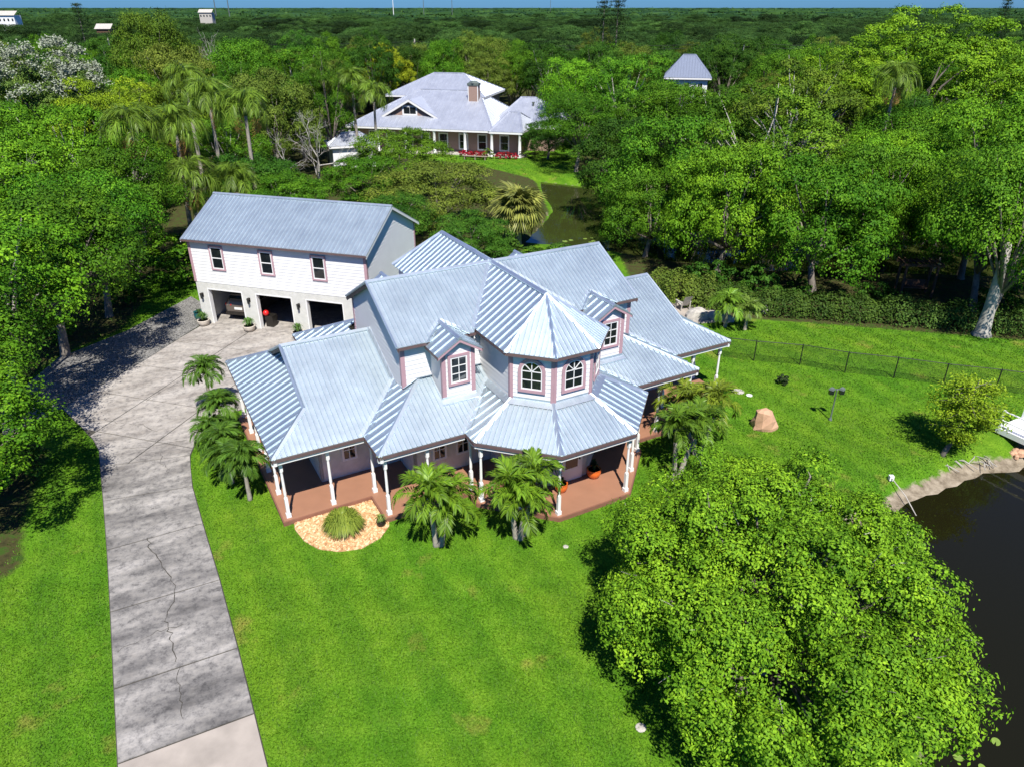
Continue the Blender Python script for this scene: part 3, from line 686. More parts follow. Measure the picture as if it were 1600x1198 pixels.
for u_ in (7.38, W - 7.38): dormer(u_, True); dormer(u_, False)

# ground floor: porch slab, stucco walls, windows, doors, posts
out_front = [(0,0),(UB,0),(UB,VB),(UT,VB),octs[6][:2],octs[7][:2],octs[0][:2],octs[1][:2],(W-UT,VB),(W-UB,VB),(W-UB,0),(W,0)]
ring_ = [np.array(p) for p in out_front] + [np.array((x, 2*VM - y)) for x, y in out_front[::-1]]
pf = inset(np.array(ring_), 0.10); pe = inset(np.array(ring_), 0.05)
mb = MB(); mb.prism([(x, y, -0.05) for x, y in pe], (0,0,.23)); mb.build('porch_base', M['porch_edge'], house)
mb = MB(); mb.prism([(x, y, .15) for x, y in pf], (0,0,.05)); mb.build('porch_floor', M['terracotta'], house)
wf = [(2.05,1.95),(5.45,1.95),(5.45,.24),(UC-OW,.24),octo(OW,0,6)[:2],octo(OW,0,7)[:2],octo(OW,0,0)[:2],octo(OW,0,1)[:2],(UC+OW,.24),(W-5.45,.24),(W-5.45,1.95),(W-2.05,1.95)]
wall_ring = [np.array(p) for p in wf] + [np.array((x, 2*VM - y)) for x, y in wf[::-1]]
for i in range(len(wall_ring)):
    a, b = wall_ring[i], wall_ring[(i+1) % len(wall_ring)]; e = unit(b - a); nrm = np.array([e[1], -e[0]]); t = .12
    mb = MB(); mb.prism([(*a, .2), (*b, .2), (*(b - nrm*t + e*0), .2), (*(a - nrm*t), .2)], (0,0,3.2)); mb.build('stucco_wall', M['stucco'], house)
def gwin(u, v, o, w=.46, h=1.2, z=1.0): window(house, (u, v, z), o, w, h, nx=2, ny=3, trim=.03, trim_mat=M['white'], frame=.05)
for mu in (0, 1):
    f = lambda u: W - u if mu else u
    gwin(f(3.3), 1.945, (0,-1,0)); gwin(f(4.6), 1.945, (0,-1,0)); gwin(f(6.55), .235, (0,-1,0), z=.95); gwin(f(7.6), .235, (0,-1,0), z=.95)
    gwin(f(2.045), 4.0, (1 if mu else -1,0,0)); gwin(f(2.045), 6.2, (1 if mu else -1,0,0))
c = (np.array(octo(OW,0,6)) + np.array(octo(OW,0,7)))/2; o = unit(c - np.array((UC,VO,0))); window(house, c + o*.005 + [0,0,1.1], o, .85, 1.1, nx=3, ny=3, trim=.03, trim_mat=M['white'], frame=.05)
# front door with glazed upper half, side light
def door(u0, u1, v, z0, z1):
    mb = MB(); mb.box((u0-.1, v-.05, z0), (u1+.1, v, z1+.1)); d = mb.build('door', M['white'], house)
    mb = MB(); mb.box((u0, v-.085, z0+.02), (u1, v-.05, z1)); mb.build('door_leaf', M['white'], d)
    mb = MB(); mb.box((u0+.16, v-.095, z0+.62), (u1-.16, v-.086, z1-.16)); mb.build('pane', M['glass'], d)
    mb = MB(); mb.tube([(u1-.1, v-.09, z0+1.0), (u1-.1, v-.15, z0+1.0)], [.03, .035], 8); mb.build('handle', M['bronze'], d)
door(10.55, 11.45, VO - OW - .002, .2, 2.25)
def post_mesh():
    mb = MB(); s = .062
    mb.box((-.09,-.09,0), (.09,.09,.16)); mb.box((-s,-s,.16), (s,s,.85)); mb.lathe([(.07,.85),(.07,.88),(.045,.92),(.055,1.05),(.05,1.75),(.044,2.0),(.066,2.03),(.066,2.07)], n=12)
    mb.box((-s,-s,2.07), (s,s,2.52)); mb.box((-.1,-.1,2.46), (.1,.1,2.515)); return mb
pm = post_mesh().build('porch_post', M['white'], house, loc=(.32,.32,.198)); first = True
pf_ = [(2.05,.30),(UB+.3,.30),(UB+.3,VB+.28),(5.4,VB+.28),(UT+.3,VB+.24),(UT+.3,-2.30),(8.32,-3.40),(9.38,-4.45)]
for (u, v) in pf_ + [(.32,.32)]:
    for mu in (0, 1):
        for mv in (0, 1):
            if (u, v) == (.32,.32) and not mu and not mv: continue
            o_ = pm.copy(); link(o_, house); o_.location = (W - u if mu else u, 2*VM - v if mv else v, .198)
for v in (2.0, 3.78, 5.56, 7.34):
    for u in (.32, W - .32): o_ = pm.copy(); link(o_, house); o_.location = (u, v, .198)

# ------------------------------------------------------------------ the garage
GL, GD, GE, GR = 11.456, 6.795, 5.354, 7.205
garage = empty('garage', (-19.059, 42.018, 0), R(-16.11)); tag(garage, 'two storey white garage with three open bays under a metal gable roof', 'garage')
gs = (GR - GE) / (GD/2 + .314)
bays = [(.72, 3.12), (4.02, 6.45), (7.36, 9.78)]
ed = [0] + [x for b in bays for x in b] + [GL]
for i in range(0, len(ed), 2):
    mb = MB(); mb.box((ed[i], 0, 0), (ed[i+1], .25, 2.3)); mb.build('pillar', M['stucco'], garage)
mb = MB(); mb.box((0, 0, 2.3), (GL, .25, 2.69)); mb.build('lintel', M['stucco'], garage)
for x0, x1 in bays:
    mb = MB()
    for x, s in ((x0, 1), (x1, -1)): a, b = sorted((x, x + s*.06)); mb.box((a, -.012, 0), (b, .262, 2.3))
    mb.box((x0+.06, -.012, 2.24), (x1-.06, .262, 2.312)); mb.build('bay_frame', M['white'], garage)
mb = MB(); mb.box((0,.25,0), (.2,GD,2.69)); mb.box((GL-.2,.25,0), (GL,GD,2.69)); mb.box((.2,GD-.2,0), (GL-.2,GD,2.69)); mb.build('ground_floor_wall', M['stucco'], garage)
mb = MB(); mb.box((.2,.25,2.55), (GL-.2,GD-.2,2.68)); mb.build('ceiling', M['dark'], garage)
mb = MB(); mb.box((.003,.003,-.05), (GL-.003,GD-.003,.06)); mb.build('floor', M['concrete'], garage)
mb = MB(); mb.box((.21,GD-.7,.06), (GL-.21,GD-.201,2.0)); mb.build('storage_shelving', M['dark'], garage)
zt = GE - .02 + gs*.314 - .06
lap_wall(garage, [(0,0,2.69),(GL,0,2.69),(GL,0,zt),(0,0,zt)], (0,-1,0)); lap_wall(garage, [(GL,GD,2.69),(0,GD,2.69),(0,GD,zt),(GL,GD,zt)], (0,1,0))
for u, o in ((0, -1), (GL, 1)):
    lap_wall(garage, [(u,0,2.69),(u,GD,2.69),(u,GD,zt),(u,GD/2,GR-.08),(u,0,zt)], (o,0,0), name='gable_wall')
    for v, sy in ((0,-1), (GD,1)):
        mb = MB(); x0, x1 = sorted((u + o*.036, u - o*.13)); mb.box((x0, v-.036 if sy < 0 else v, 2.70), (x1, v if sy < 0 else v+.036, zt-.03))
        x0, x1 = sorted((u, u + o*.036)); mb.box((x0, v if sy < 0 else v-.12, 2.70), (x1, v+.12 if sy < 0 else v, zt-.03)); mb.build('corner_board', M['mauve'], garage)
for s in (0, 1):
    q = lambda L: [(u, GD - v if s else v, z) for u, v, z in L]
    roof_plane(garage, q([(-.236,-.314,GE),(GL+.236,-.314,GE),(GL+.236,GD/2,GR),(-.236,GD/2,GR)]), minor=1, sp=.52)
    strip(garage, *q([(-.236,-.314,GE),(GL+.236,-.314,GE)]), (0, -1 if s else 1, 0), .03, -.14, -.048, 'fascia', M['fascia'])
    for u in (-.236, GL+.206): strip(garage, *q([(u,-.314,GE-.05),(u,GD/2,GR-.05)]), (1,0,0), .03, -.15, 0, 'rake_board', M['white'])
cap(garage, (-.24,GD/2,GR+.01), (GL+.24,GD/2,GR+.01))
strip(garage, (-.0,0,zt), (GL,0,zt), (0,-1,0), .04, -.12, 0, 'frieze_board', M['mauve'])
for x in (1.87, 5.16, 8.52): window(garage, (x, -.028, 3.68), (0,-1,0), .66, 1.20, trim=.085, frame=.06, rail=True)
# wall lanterns
def lantern(x):
    mb = MB(); mb.box((-.06,-.03,-.1), (.06,0,.14)); mb.tube([(0,-.03,.1),(0,-.14,.13)], [.015,.015], 6); r = mb.build('wall_lantern', M['bronze'], None)
    r.location = Vector((-19.059, 42.018, 0)) + Matrix.Rotation(R(-16.11), 3, 'Z') @ Vector((x, -.003, 1.85)); r.rotation_euler = (0,0,R(-16.11))
    mb = MB(); mb.lathe([(.02,.17),(.10,.12),(.10,.10)], (0,-.15,0), 8); mb.lathe([(.02,-.22),(.07,-.17),(.075,-.16)], (0,-.15,0), 8); mb.build('lantern_cap', M['bronze'], r)
    mb = MB(); mb.lathe([(.065,-.16),(.085,.1)], (0,-.15,0), 8); mb.build('lantern_glass', M['glass'], r); return r
for x, t in ((.33,'black wall lantern on the garage corner left of the car bay'), (3.57,'black wall lantern between the car bay and the red ball bay'), (6.9,'black wall lantern on the pillar between the two empty bays')):
    tag(lantern(x), t, 'lantern', 'lanterns on the garage pillars')
def gw(x, y, z=0.0): return tuple(Vector((-19.059, 42.018, 0)) + Matrix.Rotation(R(-16.11), 3, 'Z') @ Vector((x, y, z)))

# ------------------------------------------------------------------ vegetation builders
def leaf_quads(c, nrm, L, Wd, rg, fold=0.0):
    """diamond leaves at centres c facing nrm"""
    n = len(c); r = unit(rg.normal(size=(n, 3))); a = unit(np.cross(nrm, r)); b = np.cross(nrm, a)
    L = L * rg.uniform(.7, 1.3, (n, 1)); Wd = Wd * rg.uniform(.7, 1.3, (n, 1))
    v = np.stack([c - a*L/2, c + b*Wd/2 + a*L*.08, c + a*L/2, c - b*Wd/2 + a*L*.08], 1).reshape(-1, 3)
    return v, np.arange(4*n).reshape(n, 4)
def crown_points(rg, Rx, rz, zc, nl, per, sub, lobe=.32, spread=.68, low=-.45, flat=.55, jit=(.70, 1.24)):
    """leaf positions gathered in clumps on lobes of an uneven crown"""
    i = np.arange(nl) + .5; ph = np.arccos(1 - (1 - low) * i / nl); th = math.pi*(1 + 5**.5)*i + rg.uniform(0, 6)
    d = np.stack([np.cos(th)*np.sin(ph), np.sin(th)*np.sin(ph), np.cos(ph)], 1); d = unit(d + rg.normal(0, .16, d.shape))
    sc = np.array([Rx, Rx, rz]); C = d * sc * spread * rg.uniform(jit[0], jit[1], (nl, 1)); lr = Rx * lobe * rg.uniform(.75, 1.25, nl)
    P, N, T = [], [], []; sub = int(sub*2.2); per = per*.5
    for c, r, dd in zip(C, lr, d):
        sdirs = unit(rg.normal(size=(sub, 3)) + dd*.7 + np.array([0, 0, .75])); cc = c + sdirs * r * rg.uniform(.7, 1.05, (sub, 1)) * np.array([1, 1, flat])
        tl = rg.normal(0, .12)
        for q, s_ in zip(cc, sdirs):
            m = max(3, int(per * rg.uniform(.6, 1.4))); off = rg.normal(0, 1, (m, 3)) * r * .115 * np.array([1.2, 1.2, .75])
            P.append(q + off); N.append(unit(s_*.6 + unit(off + 1e-6)*.75 + np.array([0, 0, .40]) + rg.normal(0, .34, (m, 3))))
            T.append(np.clip(.46 + tl + rg.normal(0, .17) + rg.normal(0, .15, m), 0, 1))
    P = np.concatenate(P); P[:, 2] += zc
    return P, np.concatenate(N), np.concatenate(T), C + np.array([0, 0, zc]), lr
def broad_crown(name, seed, Rx=5, rz=3.9, zc=6.0, nl=30, per=72, sub=14, L=.155, Wd=.095, **kw):
    rg = np.random.default_rng(seed); P, N, T, C, lr = crown_points(rg, Rx, rz, zc, nl, per, sub, **kw)
    v, f = leaf_quads(P, N, L, Wd, rg); return np_mesh(name, v, f, M['leaf'], np.repeat(T, 4)), C
def trunk_mesh(name, C, seed, zc, r0=.24, mat=None, nb=12, base=0.0, lean=.25):
    rg = np.random.default_rng(seed + 99); mb = MB(); fork = np.array([rg.normal(0, lean), rg.normal(0, lean), zc*.42])
    mb.tube([(0, 0, -.15), (0, 0, .12), fork*[.5, .5, .5], fork], [r0*1.55, r0*1.1, r0*.9, r0*.8], 8)
    for c in C[np.linspace(0, len(C) - 1, nb).astype(int)]:
        m1 = fork + (c - fork)*.45 + rg.normal(0, .25, 3) + [0, 0, .3]
        mb.tube([fork - [0, 0, .25], m1, fork + (c - fork)*.85, c + (c - fork)*.12], [r0*.5, r0*.3, r0*.16, r0*.05], 5)
    me_o = mb.build(name, mat or M['bark'], None, smooth=True); me = me_o.data; bpy.data.objects.remove(me_o); return me
PROTO = {}
def proto(key, **kw):
    seed = kw.pop('seed'); mat = kw.pop('bark', None); zc = kw.get('zc', 6.0); r0 = kw.pop('r0', .24); nb = kw.pop('nb', 12)
    me, C = broad_crown('crown', seed, **kw); PROTO[key] = (me, trunk_mesh('trunk', C, seed, zc, r0, mat, nb))
proto('a', seed=1); proto('b', seed=2, nl=24, lobe=.37, sub=17, flat=.6); proto('c', seed=3, nl=36, lobe=.28, spread=.74, sub=11, per=74, bark=M['bark_pale'], nb=20)
proto('d', seed=4, nl=22, lobe=.40, rz=4.2, sub=17, per=80)
proto('dome', seed=5, Rx=5, rz=3.6, zc=6.2, nl=96, lobe=.19, spread=.85, sub=12, per=50, L=.13, Wd=.075, low=-.4)
proto('ragged', seed=6, nl=30, lobe=.25, spread=.82, sub=11, per=72, bark=M['bark_pale'], nb=24, low=-.7)
proto('low', seed=8, rz=3.4, zc=4.2, nl=36, low=-.75, sub=14, lobe=.30, spread=.74)
proto('fine', seed=11, nl=46, lobe=.23, spread=.76, sub=12, per=52, L=.15, Wd=.065, rz=4.2, low=-.7, zc=5)
# colours of the kinds of foliage
G_MID, G_BRIGHT, G_DARK, G_YEL, G_OLIVE, G_DEEP = (.070,.190,.009), (.105,.250,.010), (.040,.118,.010), (.160,.240,.010), (.105,.160,.020), (.028,.082,.012)
def tree(kind, x, y, h, r, col, label, group=None, rz=None, name='tree', z=0.0, jit=True):
    me, tr = PROTO[kind]; root = empty(name, (x, y, z), rng.uniform(0, 6.28) if rz is None else rz)
    o = link(bpy.data.objects.new('crown', me), root); t = link(bpy.data.objects.new('trunk', tr), root)
    k = rng.uniform(.85, 1.18) if jit else 1.0; g = rng.uniform(.92, 1.1) if jit else 1.0
    o.color = (min(1, col[0]*k*g), min(1, col[1]*k), col[2]*k, 1)
    zs = {'low': 7.8, 'dome': 10.0, 'fine': 9.4}.get(kind, 10.2)
    root.scale = (r/5.0, r/5.0, h/zs); tag(root, label, 'tree', group); return root

# palm fronds
def frond_mesh(name, L=2.0, droop=1.0, n=26, ll=.45, lw=.045, vee=.45, rise=.55, seed=0, twist=0.25, plume=0.0):
    """feather frond along +X from the origin: arching rib, leaflets both sides"""
    rg = np.random.default_rng(seed); t = np.linspace(0, 1, 15)
    X = L * (t - .22*t**2*droop); Z = L*(rise*t - (.5*droop + .18)*t**2.2); rib = np.stack([X, t*0, Z], 1)
    vs, fs, ti = [], [], []
    def at(u): return np.array([np.interp(u, t, rib[:, k]) for k in range(3)])
    for i in range(14):
        w = .028 * (1 - t[i]) + .006; w2 = .028 * (1 - t[i+1]) + .006; b = len(vs)
        vs += [rib[i] + [0, w, 0], rib[i] - [0, w, 0], rib[i+1] - [0, w2, 0], rib[i+1] + [0, w2, 0]]; fs.append((b, b+1, b+2, b+3)); ti += [.75]*4
    for i in range(n):
        u = .14 + .86*(i + .5)/n; p = at(u); e = unit(at(min(1, u + .03)) - at(u - .03)); up = unit(np.cross(e, (0, 1.0, 0))); up = up if up[2] > 0 else -up
        lk = ll * (math.sin(math.pi*min(1, .18 + .82*u*.95))**.6 + .12)
        for s in (-1, 1):
            v_ = vee + rg.normal(0, .15) + plume*rg.normal(0, .8)
            d = unit(e*(.62 + .5*u) + np.array([0, s, 0])*.8 + up*(v_ if u < .85 else 0) + rg.normal(0, .06, 3)); q = p + d*lk*rg.uniform(.85, 1.1)
            m = p + d*lk*.5; q = q - np.array([0, 0, 1])*lk*(.28 + .25*droop); wv = unit(np.cross(d, up + rg.normal(0, .3, 3)))*lw; b = len(vs)
            vs += [p, m + wv, q, m - wv]; fs.append((b, b+1, b+2, b+3)); tv = float(np.clip(.5 + rg.normal(0, .16), 0, 1)); ti += [tv]*4
    return np_mesh(name, np.array(vs), np.array(fs), M['frond'], ti)
def fan_mesh(name, Rl=.95, pet=1.1, seed=0):
    """fan leaf of a cabbage palm: stalk plus split, folded blade"""
    rg = np.random.default_rng(seed); vs, fs, ti = [], [], []; b = 0
    vs += [np.array(p) for p in ((0,.02,0),(0,-.02,0),(pet,-.015,.12),(pet,.015,.12))]; fs.append((0,1,2,3)); ti += [.7]*4
    c = np.array([pet, 0, .12]); n = 22
    for i in range(n):
        a = R(-125 + 250*i/(n-1)); l = Rl*(1 - .25*abs(a)/R(125))*rg.uniform(.9, 1.1); d = np.array([math.cos(a), math.sin(a), -.15 - .3*abs(math.sin(a))]); tip = c + unit(d)*l - [0, 0, .28*l]
        m = c + unit(d)*l*.55 + [0, 0, .03]; wv = np.array([-math.sin(a), math.cos(a), rg.normal(0, .35)])*.065; b = len(vs)
        vs += [c, m + wv, tip, m - wv]; fs.append((b, b+1, b+2, b+3)); tv = float(np.clip(.5 + rg.normal(0, .18), 0, 1)); ti += [tv]*4
    return np_mesh(name, np.array(vs), np.array(fs), M['frond'], ti)
FR = {'stiff': [frond_mesh('frond', 1.5, 1.0, 30, .44, .026, .55, .75, s) for s in (1, 2)],
      'date': [frond_mesh('frond', 1.25, 1.15, 30, .34, .022, .25, .72, s) for s in (3, 4)],
      'queen': [frond_mesh('frond', 3.2, 1.55, 46, .80, .024, -.05, .80, s, plume=.7) for s in (5, 6, 7)],
      'fan': [fan_mesh('frond', seed=s) for s in (8, 9)]}
def palm(name, x, y, h, kind, nf, col, label, group=None, trunks=((0, 0, 1.0),), scale=1.0, tr=.09, z=0.0, dead=0, el=(-.35, 1.15)):
    """palm or clump: each trunk leans its own way and carries its own fronds"""
    root = empty(name, (x, y, z), rng.uniform(0, 6.28) if len(trunks) == 1 else 0.0); tag(root, label, 'palm', group)
    for dx, dy, hs in trunks:
        H_ = h*hs; top = np.array([dx, dy, H_]); mb = MB(); b0 = np.array([dx*.25, dy*.25, -.1]); mid = (b0 + top)/2 + np.array([dx*.12, dy*.12, 0])*-1
        n = 9; pts, rad = [], []
        for k in range(n):
            t = k/(n-1); p = b0*(1-t)**2 + 2*mid*t*(1-t) + top*t*t; pts.append(p); rad.append(tr*(1.35 - .55*t + (.35 if k == 0 else 0))*(1 + .06*(k % 2)))
        mb.tube(pts, rad, 9); mb.build('trunk', M['palm_bark'], root, smooth=True)
        if kind in ('stiff', 'queen'):
            mb = MB(); mb.tube([top - [0,0,.05], top + [0,0,.35*scale], top + [0,0,.62*scale]], [tr*.95, tr*.85, tr*.35], 8); s = mb.build('crownshaft', M['crownshaft'], root, smooth=True)
        for i in range(nf):
            f = bpy.data.objects.new('frond', FR[kind][i % len(FR[kind])]); link(f, root)
            u = (i + .5)/nf; lo_ = -.75 if kind == 'stiff' else el[0]; e_ = lo_ + (el[1] - lo_)*u**.8 + rng.normal(0, .08)
            f.location = tuple(top + np.array([0, 0, .5*scale if kind in ('stiff', 'queen') else .1])); s_ = scale*rng.uniform(.85, 1.12)*(1 if u < .85 else .8); f.scale = (s_, s_, s_)
            f.rotation_euler = (rng.normal(0, .12), -e_, i*2.39996 + rng.normal(0, .15)); k = rng.uniform(.85, 1.2); f.color = (col[0]*k, col[1]*k, col[2]*k, 1)
        for i in range(dead):
            f = bpy.data.objects.new('dead_frond', FR[kind][0]); link(f, root); f.location = tuple(top); s_ = scale*.75; f.scale = (s_, s_*.5, s_)
            f.rotation_euler = (rng.normal(0, .2), 1.05 + rng.normal(0, .15), i*2.1 + rng.normal(0, .4)); f.color = (.42, .24, .075, 1); f['label'] = 'brown dead frond hanging down'
    return root
M['crownshaft'] = simple('crownshaft', (.16, .22, .05), .5, var=.2)
def bush_mesh(name, Rx, rz, seed, n=1400, L=.13, Wd=.07, zc=None):
    rg = np.random.default_rng(seed); P, N, T, C, lr = crown_points(rg, Rx, rz, rz*.8 if zc is None else zc, 14, max(3, n//140), 10, low=-.6)
    P[:, 2] = np.maximum(P[:, 2], .03); v, f = leaf_quads(P, N, L, Wd, rg); return np_mesh(name, v, f, M['leaf'], np.repeat(T, 4))
def bush(x, y, r, h, col, label, group=None, name='shrub', L=.13, seed=None, n=1400, cat='shrub', z=0.0):
    me = bush_mesh(name, r, h*.55, int(rng.integers(1e6)) if seed is None else seed, n, L, L*.5); o = link(bpy.data.objects.new(name, me)); o.location = (x, y, z); o.color = (*col, 1)
    return tag(o, label, cat, group)

# ------------------------------------------------------------------ the big tree over the pond edge, in front
def front_tree():
    rg = np.random.default_rng(21); root = empty('spreading_tree', (7.3, 15.4, 0)); tag(root, 'wide spreading bright green tree beside the pond in front of the house', 'tree')
    P, N, T, C, lr = crown_points(rg, 4.7, 2.8, 2.95, 175, 62, 13, lobe=.15, spread=.84, low=-.6, flat=.8, jit=(.82, 1.13))
    P2, N2, T2, C2, l2 = crown_points(rg, 4.2, 2.6, 2.9, 64, 60, 11, lobe=.19, spread=.62, low=.1, flat=.7)
    P, N, T, C = np.concatenate([P, P2]), np.concatenate([N, N2]), np.concatenate([T, T2]), np.concatenate([C, C2])
    P[:, 1] *= 1.24
    k = P[:, 2] > .35; P, N, T = P[k], N[k], T[k]
    v, f = leaf_quads(P, N, .095, .056, rg); me = np_mesh('crown', v, f, M['leaf'], np.repeat(T, 4))
    o = link(bpy.data.objects.new('crown', me), root); o.color = (.135, .280, .013, 1)
    C = C * np.array([1, 1.24, 1]); mb = MB(); fork = np.array([.1, -.1, 1.0])
    mb.tube([(0,0,-.2),(0,0,.3),fork], [.34,.26,.24], 9)
    for c in C[::2]:
        m1 = fork + (c - fork)*.5 + rg.normal(0, .25, 3); mb.tube([fork, m1, c, c + unit(c - fork)*.25 + rg.normal(0, .1, 3)], [.10, .06, .03, .008], 5)
    mb.build('trunk', M['bark'], root, smooth=True)
    mb = MB()                              # bare pale twigs poking out of the leaves
    for i in range(160):
        j = rg.integers(len(P)); p = P[j]; d = unit(p - np.array([0, 0, 2.0]) + rg.normal(0, 1.2, 3)); a = p - d*.35; mb.tube([a, a + d*.2 + rg.normal(0, .03, 3), a + d*.42 + rg.normal(0, .05, 3)], [.014, .010, .004], 3, caps=False)
    mb.build('twigs', M['bark_pale'], root)['kind'] = 'stuff'
front_tree()

# ------------------------------------------------------------------ palms round the house
ADO = (.110, .215, .013)
palm('palm_clump', -2.70, 20.95, 1.55, 'stiff', 20, ADO, 'two-stemmed palm clump on the lawn in front of the porch step', 'palms', ((-.18,.05,1.05),(.42,.1,.85)))
palm('palm_clump', 0.25, 21.40, 1.5, 'stiff', 18, ADO, 'three-stemmed palm clump hiding the turret porch corner', 'palms', ((-.35,.0,1.0),(.55,.55,1.12),(.15,-.25,.7)))
palm('palm_clump', 6.75, 25.2, 1.85, 'stiff', 18, (.090,.18,.014), 'two-stemmed palm clump by the right porch, its stems splayed', 'palms', ((-.15,.0,1.0),(.75,.55,.9)))
palm('palm_clump', 8.1, 27.0, 1.75, 'stiff', 17, (.14,.20,.016), 'yellowish palm clump behind the splayed one beside the right porch', 'palms', ((-.35,.35,.95),(.55,.2,1.05),(-.5,1.1,.8)))
DAT = (.070, .155, .016)
for (x, y, h, l) in ((-14.4,30.7,2.0,'feathery date palm standing on the concrete apron, farthest up the drive'), (-12.95,28.2,1.55,'low feathery date palm second from the apron end of the row'),
                     (-12.0,25.9,1.25,'bushy date palm third along the porch side'), (-12.9,27.1,.9,'low date palm filling the row beside the porch steps'), (-11.5,24.9,1.0,'low date palm just behind the dark-trunked one'),
                     (-10.4,23.75,1.7,'date palm with a visible dark trunk, nearest the porch corner')):
    palm('date_palm', x, y, h, 'date', 26, DAT, l, 'date palms between the drive and the porch', el=(-.55, 1.3), tr=.07)
palm('date_palm', 13.0, 41.3, 1.2, 'date', 22, (.12,.24,.02), 'light green palm beside the grey patio rocks', 'palms', scale=1.3)
palm('date_palm', 14.1, 40.9, 1.0, 'date', 18, (.12,.20,.03), 'small pale palm at the edge of the back lawn', 'palms', scale=1.1)

# ------------------------------------------------------------------ stone bed with fountain grass, pots
BED = np.array([(-8.35,22.55),(-8.12,21.85),(-7.62,21.2),(-6.99,20.74),(-6.2,20.6),(-5.43,20.77),(-4.83,21.38),(-4.62,22.05),(-4.72,22.6),(-5.55,23.85),(-6.9,23.3)])
mb = MB(); mb.prism([(x, y, -.02) for x, y in BED], (0,0,.06)); tag(mb.build('pebble_bed', M['bedstone']), 'tan pebble bed at the porch corner', kind='structure')
sp_, sf_, n_ = [], [], 0; rg = np.random.default_rng(4)
pts = np.column_stack([rg.uniform(-8.3,-4.7,9000), rg.uniform(20.6,23.8,9000)]); pts = pts[sdist(pts, BED) < -.04]
ico = np.array([(1,0,0),(-1,0,0),(0,1,0),(0,-1,0),(0,0,1)], float); tri = np.array([(0,2,4),(2,1,4),(1,3,4),(3,0,4)])
r_ = rg.uniform(.025,.055,(len(pts),1,1)); st = ico[None]*r_*rg.uniform(.6,1.2,(len(pts),1,3)); an = rg.uniform(0,6.28,len(pts)); c_, s_ = np.cos(an)[:,None], np.sin(an)[:,None]
st = np.stack([st[:,:,0]*c_ - st[:,:,1]*s_ + pts[:,:1], st[:,:,0]*s_ + st[:,:,1]*c_ + pts[:,1:], st[:,:,2] + .035], 2)
me = np_mesh('pebbles', st.reshape(-1,3), (tri[None] + (np.arange(len(pts))*5)[:,None,None]).reshape(-1,3), M['bedstone']); tag(link(bpy.data.objects.new('pebbles', me)), 'tan and white pebbles covering the bed', kind='stuff')
def fountain_grass(x, y, r, h, n, col, name, label, cat, group=None, z=0.0, w=.016):
    rg = np.random.default_rng(int(abs(x*100))); a = rg.uniform(0, 6.28, n); sp = rg.uniform(.15, 1, n)**.7; vs, fs, ti = [], [], []
    for i in range(n):
        d = np.array([math.cos(a[i]), math.sin(a[i]), 0]); s = np.array([-d[1], d[0], 0])*w*rg.uniform(.7, 1.3); L = r*sp[i]; hh = h*rg.uniform(.75, 1.1)*(1.05 - .35*sp[i])
        p = [np.array([0,0,0]) + d*.05, d*L*.35 + [0,0,hh*.75], d*L*.72 + [0,0,hh], d*L + [0,0,hh*.55]]; b = len(vs)
        for q, k in zip(p, (1, 1.1, .8, .15)): vs += [q - s*k, q + s*k]
        for k in range(3): fs.append((b+2*k, b+2*k+1, b+2*k+3, b+2*k+2))
        ti += [float(np.clip(.55 + rg.normal(0, .2), 0, 1))]*8
    me = np_mesh(name, np.array(vs), np.array(fs), M['frond'], ti); o = link(bpy.data.objects.new(name, me)); o.location = (x, y, z); o.color = (*col, 1); return tag(o, label, cat, group) if label else o
fountain_grass(-6.25, 21.75, .88, .95, 1500, (.16,.22,.03), 'fountain_grass', 'round tuft of arching yellow-green grass in the pebble bed', 'ornamental grass')
def pot(x, y, z, r, h, mat, name, label, plant=None, group=None, prof=None):
    root = empty(name, (x, y, z)); tag(root, label, 'plant pot', group)
    pr = prof or [(.55,0),(.85,.3),(1,.62),(.95,.85),(.88,.95),(1.0,1.0),(.97,1.04),(.82,1.0),(.80,.9)]
    mb = MB(); mb.lathe([(a*r, b*h) for a, b in pr], n=20); mb.build('pot_body', mat, root, smooth=True)
    mb = MB(); mb.lathe([(.02,.86*h),(.84*r,.90*h)], n=16); mb.build('soil', M['soil'], root)
    if plant:
        c, rr, hh, n, w = plant; g = fountain_grass(x, y, rr, hh, n, c, 'leaves', None, None, w=w); g.location = (0,0,.88*h); g.parent = root
    return root
def hw_(u, v, z=.2): c, s = math.cos(HA), math.sin(HA); return (-8.597 + u*c - v*s, 21.968 + u*s + v*c, z)
pot(*hw_(11.95,-3.05,.2)[:2], .2, .30, .42, M['orange_pot'], 'glazed_pot', 'round orange glazed pot with a spiky plant beside the front door', ((.05,.09,.03),.25,.5,26,.03), 'orange porch pots')
pot(*hw_(10.25,-3.25,.2)[:2], .2, .27, .40, M['orange_pot'], 'glazed_pot', 'orange glazed pot behind the turret porch post', ((.06,.10,.03),.2,.35,20,.03), 'orange porch pots')
pot(-4.92, 22.05, .03, .17, .26, M['bronze'], 'planter', 'small dark pot with a spiky plant at the edge of the pebble bed', ((.15,.22,.05),.28,.32,40,.02))
low = [(.5,0),(.8,.15),(1,.6),(1.02,.9),(1.05,1.0),(.9,1.0),(.85,.9)]
for x, y, l in ((.35,-.45,'cream bowl planter at the left corner of the garage'), (3.55,-.45,'cream bowl planter between the car bay and the middle bay'), (6.85,-.45,'cream bowl planter beside the right garage bay')):
    pot(*gw(x, y)[:2], .05, .36, .36, M['stone_pot'], 'bowl_planter', l, ((.07,.16,.03),.45,.55,90,.02), 'planters before the garage', low)
pot(*gw(-.35, .15)[:2], .02, .34, .6, simple('teal_glaze', (.015,.09,.10), .3), 'urn', 'tall teal glazed urn by the garage corner on the gravel', ((.06,.12,.03),.3,.25,30,.02))

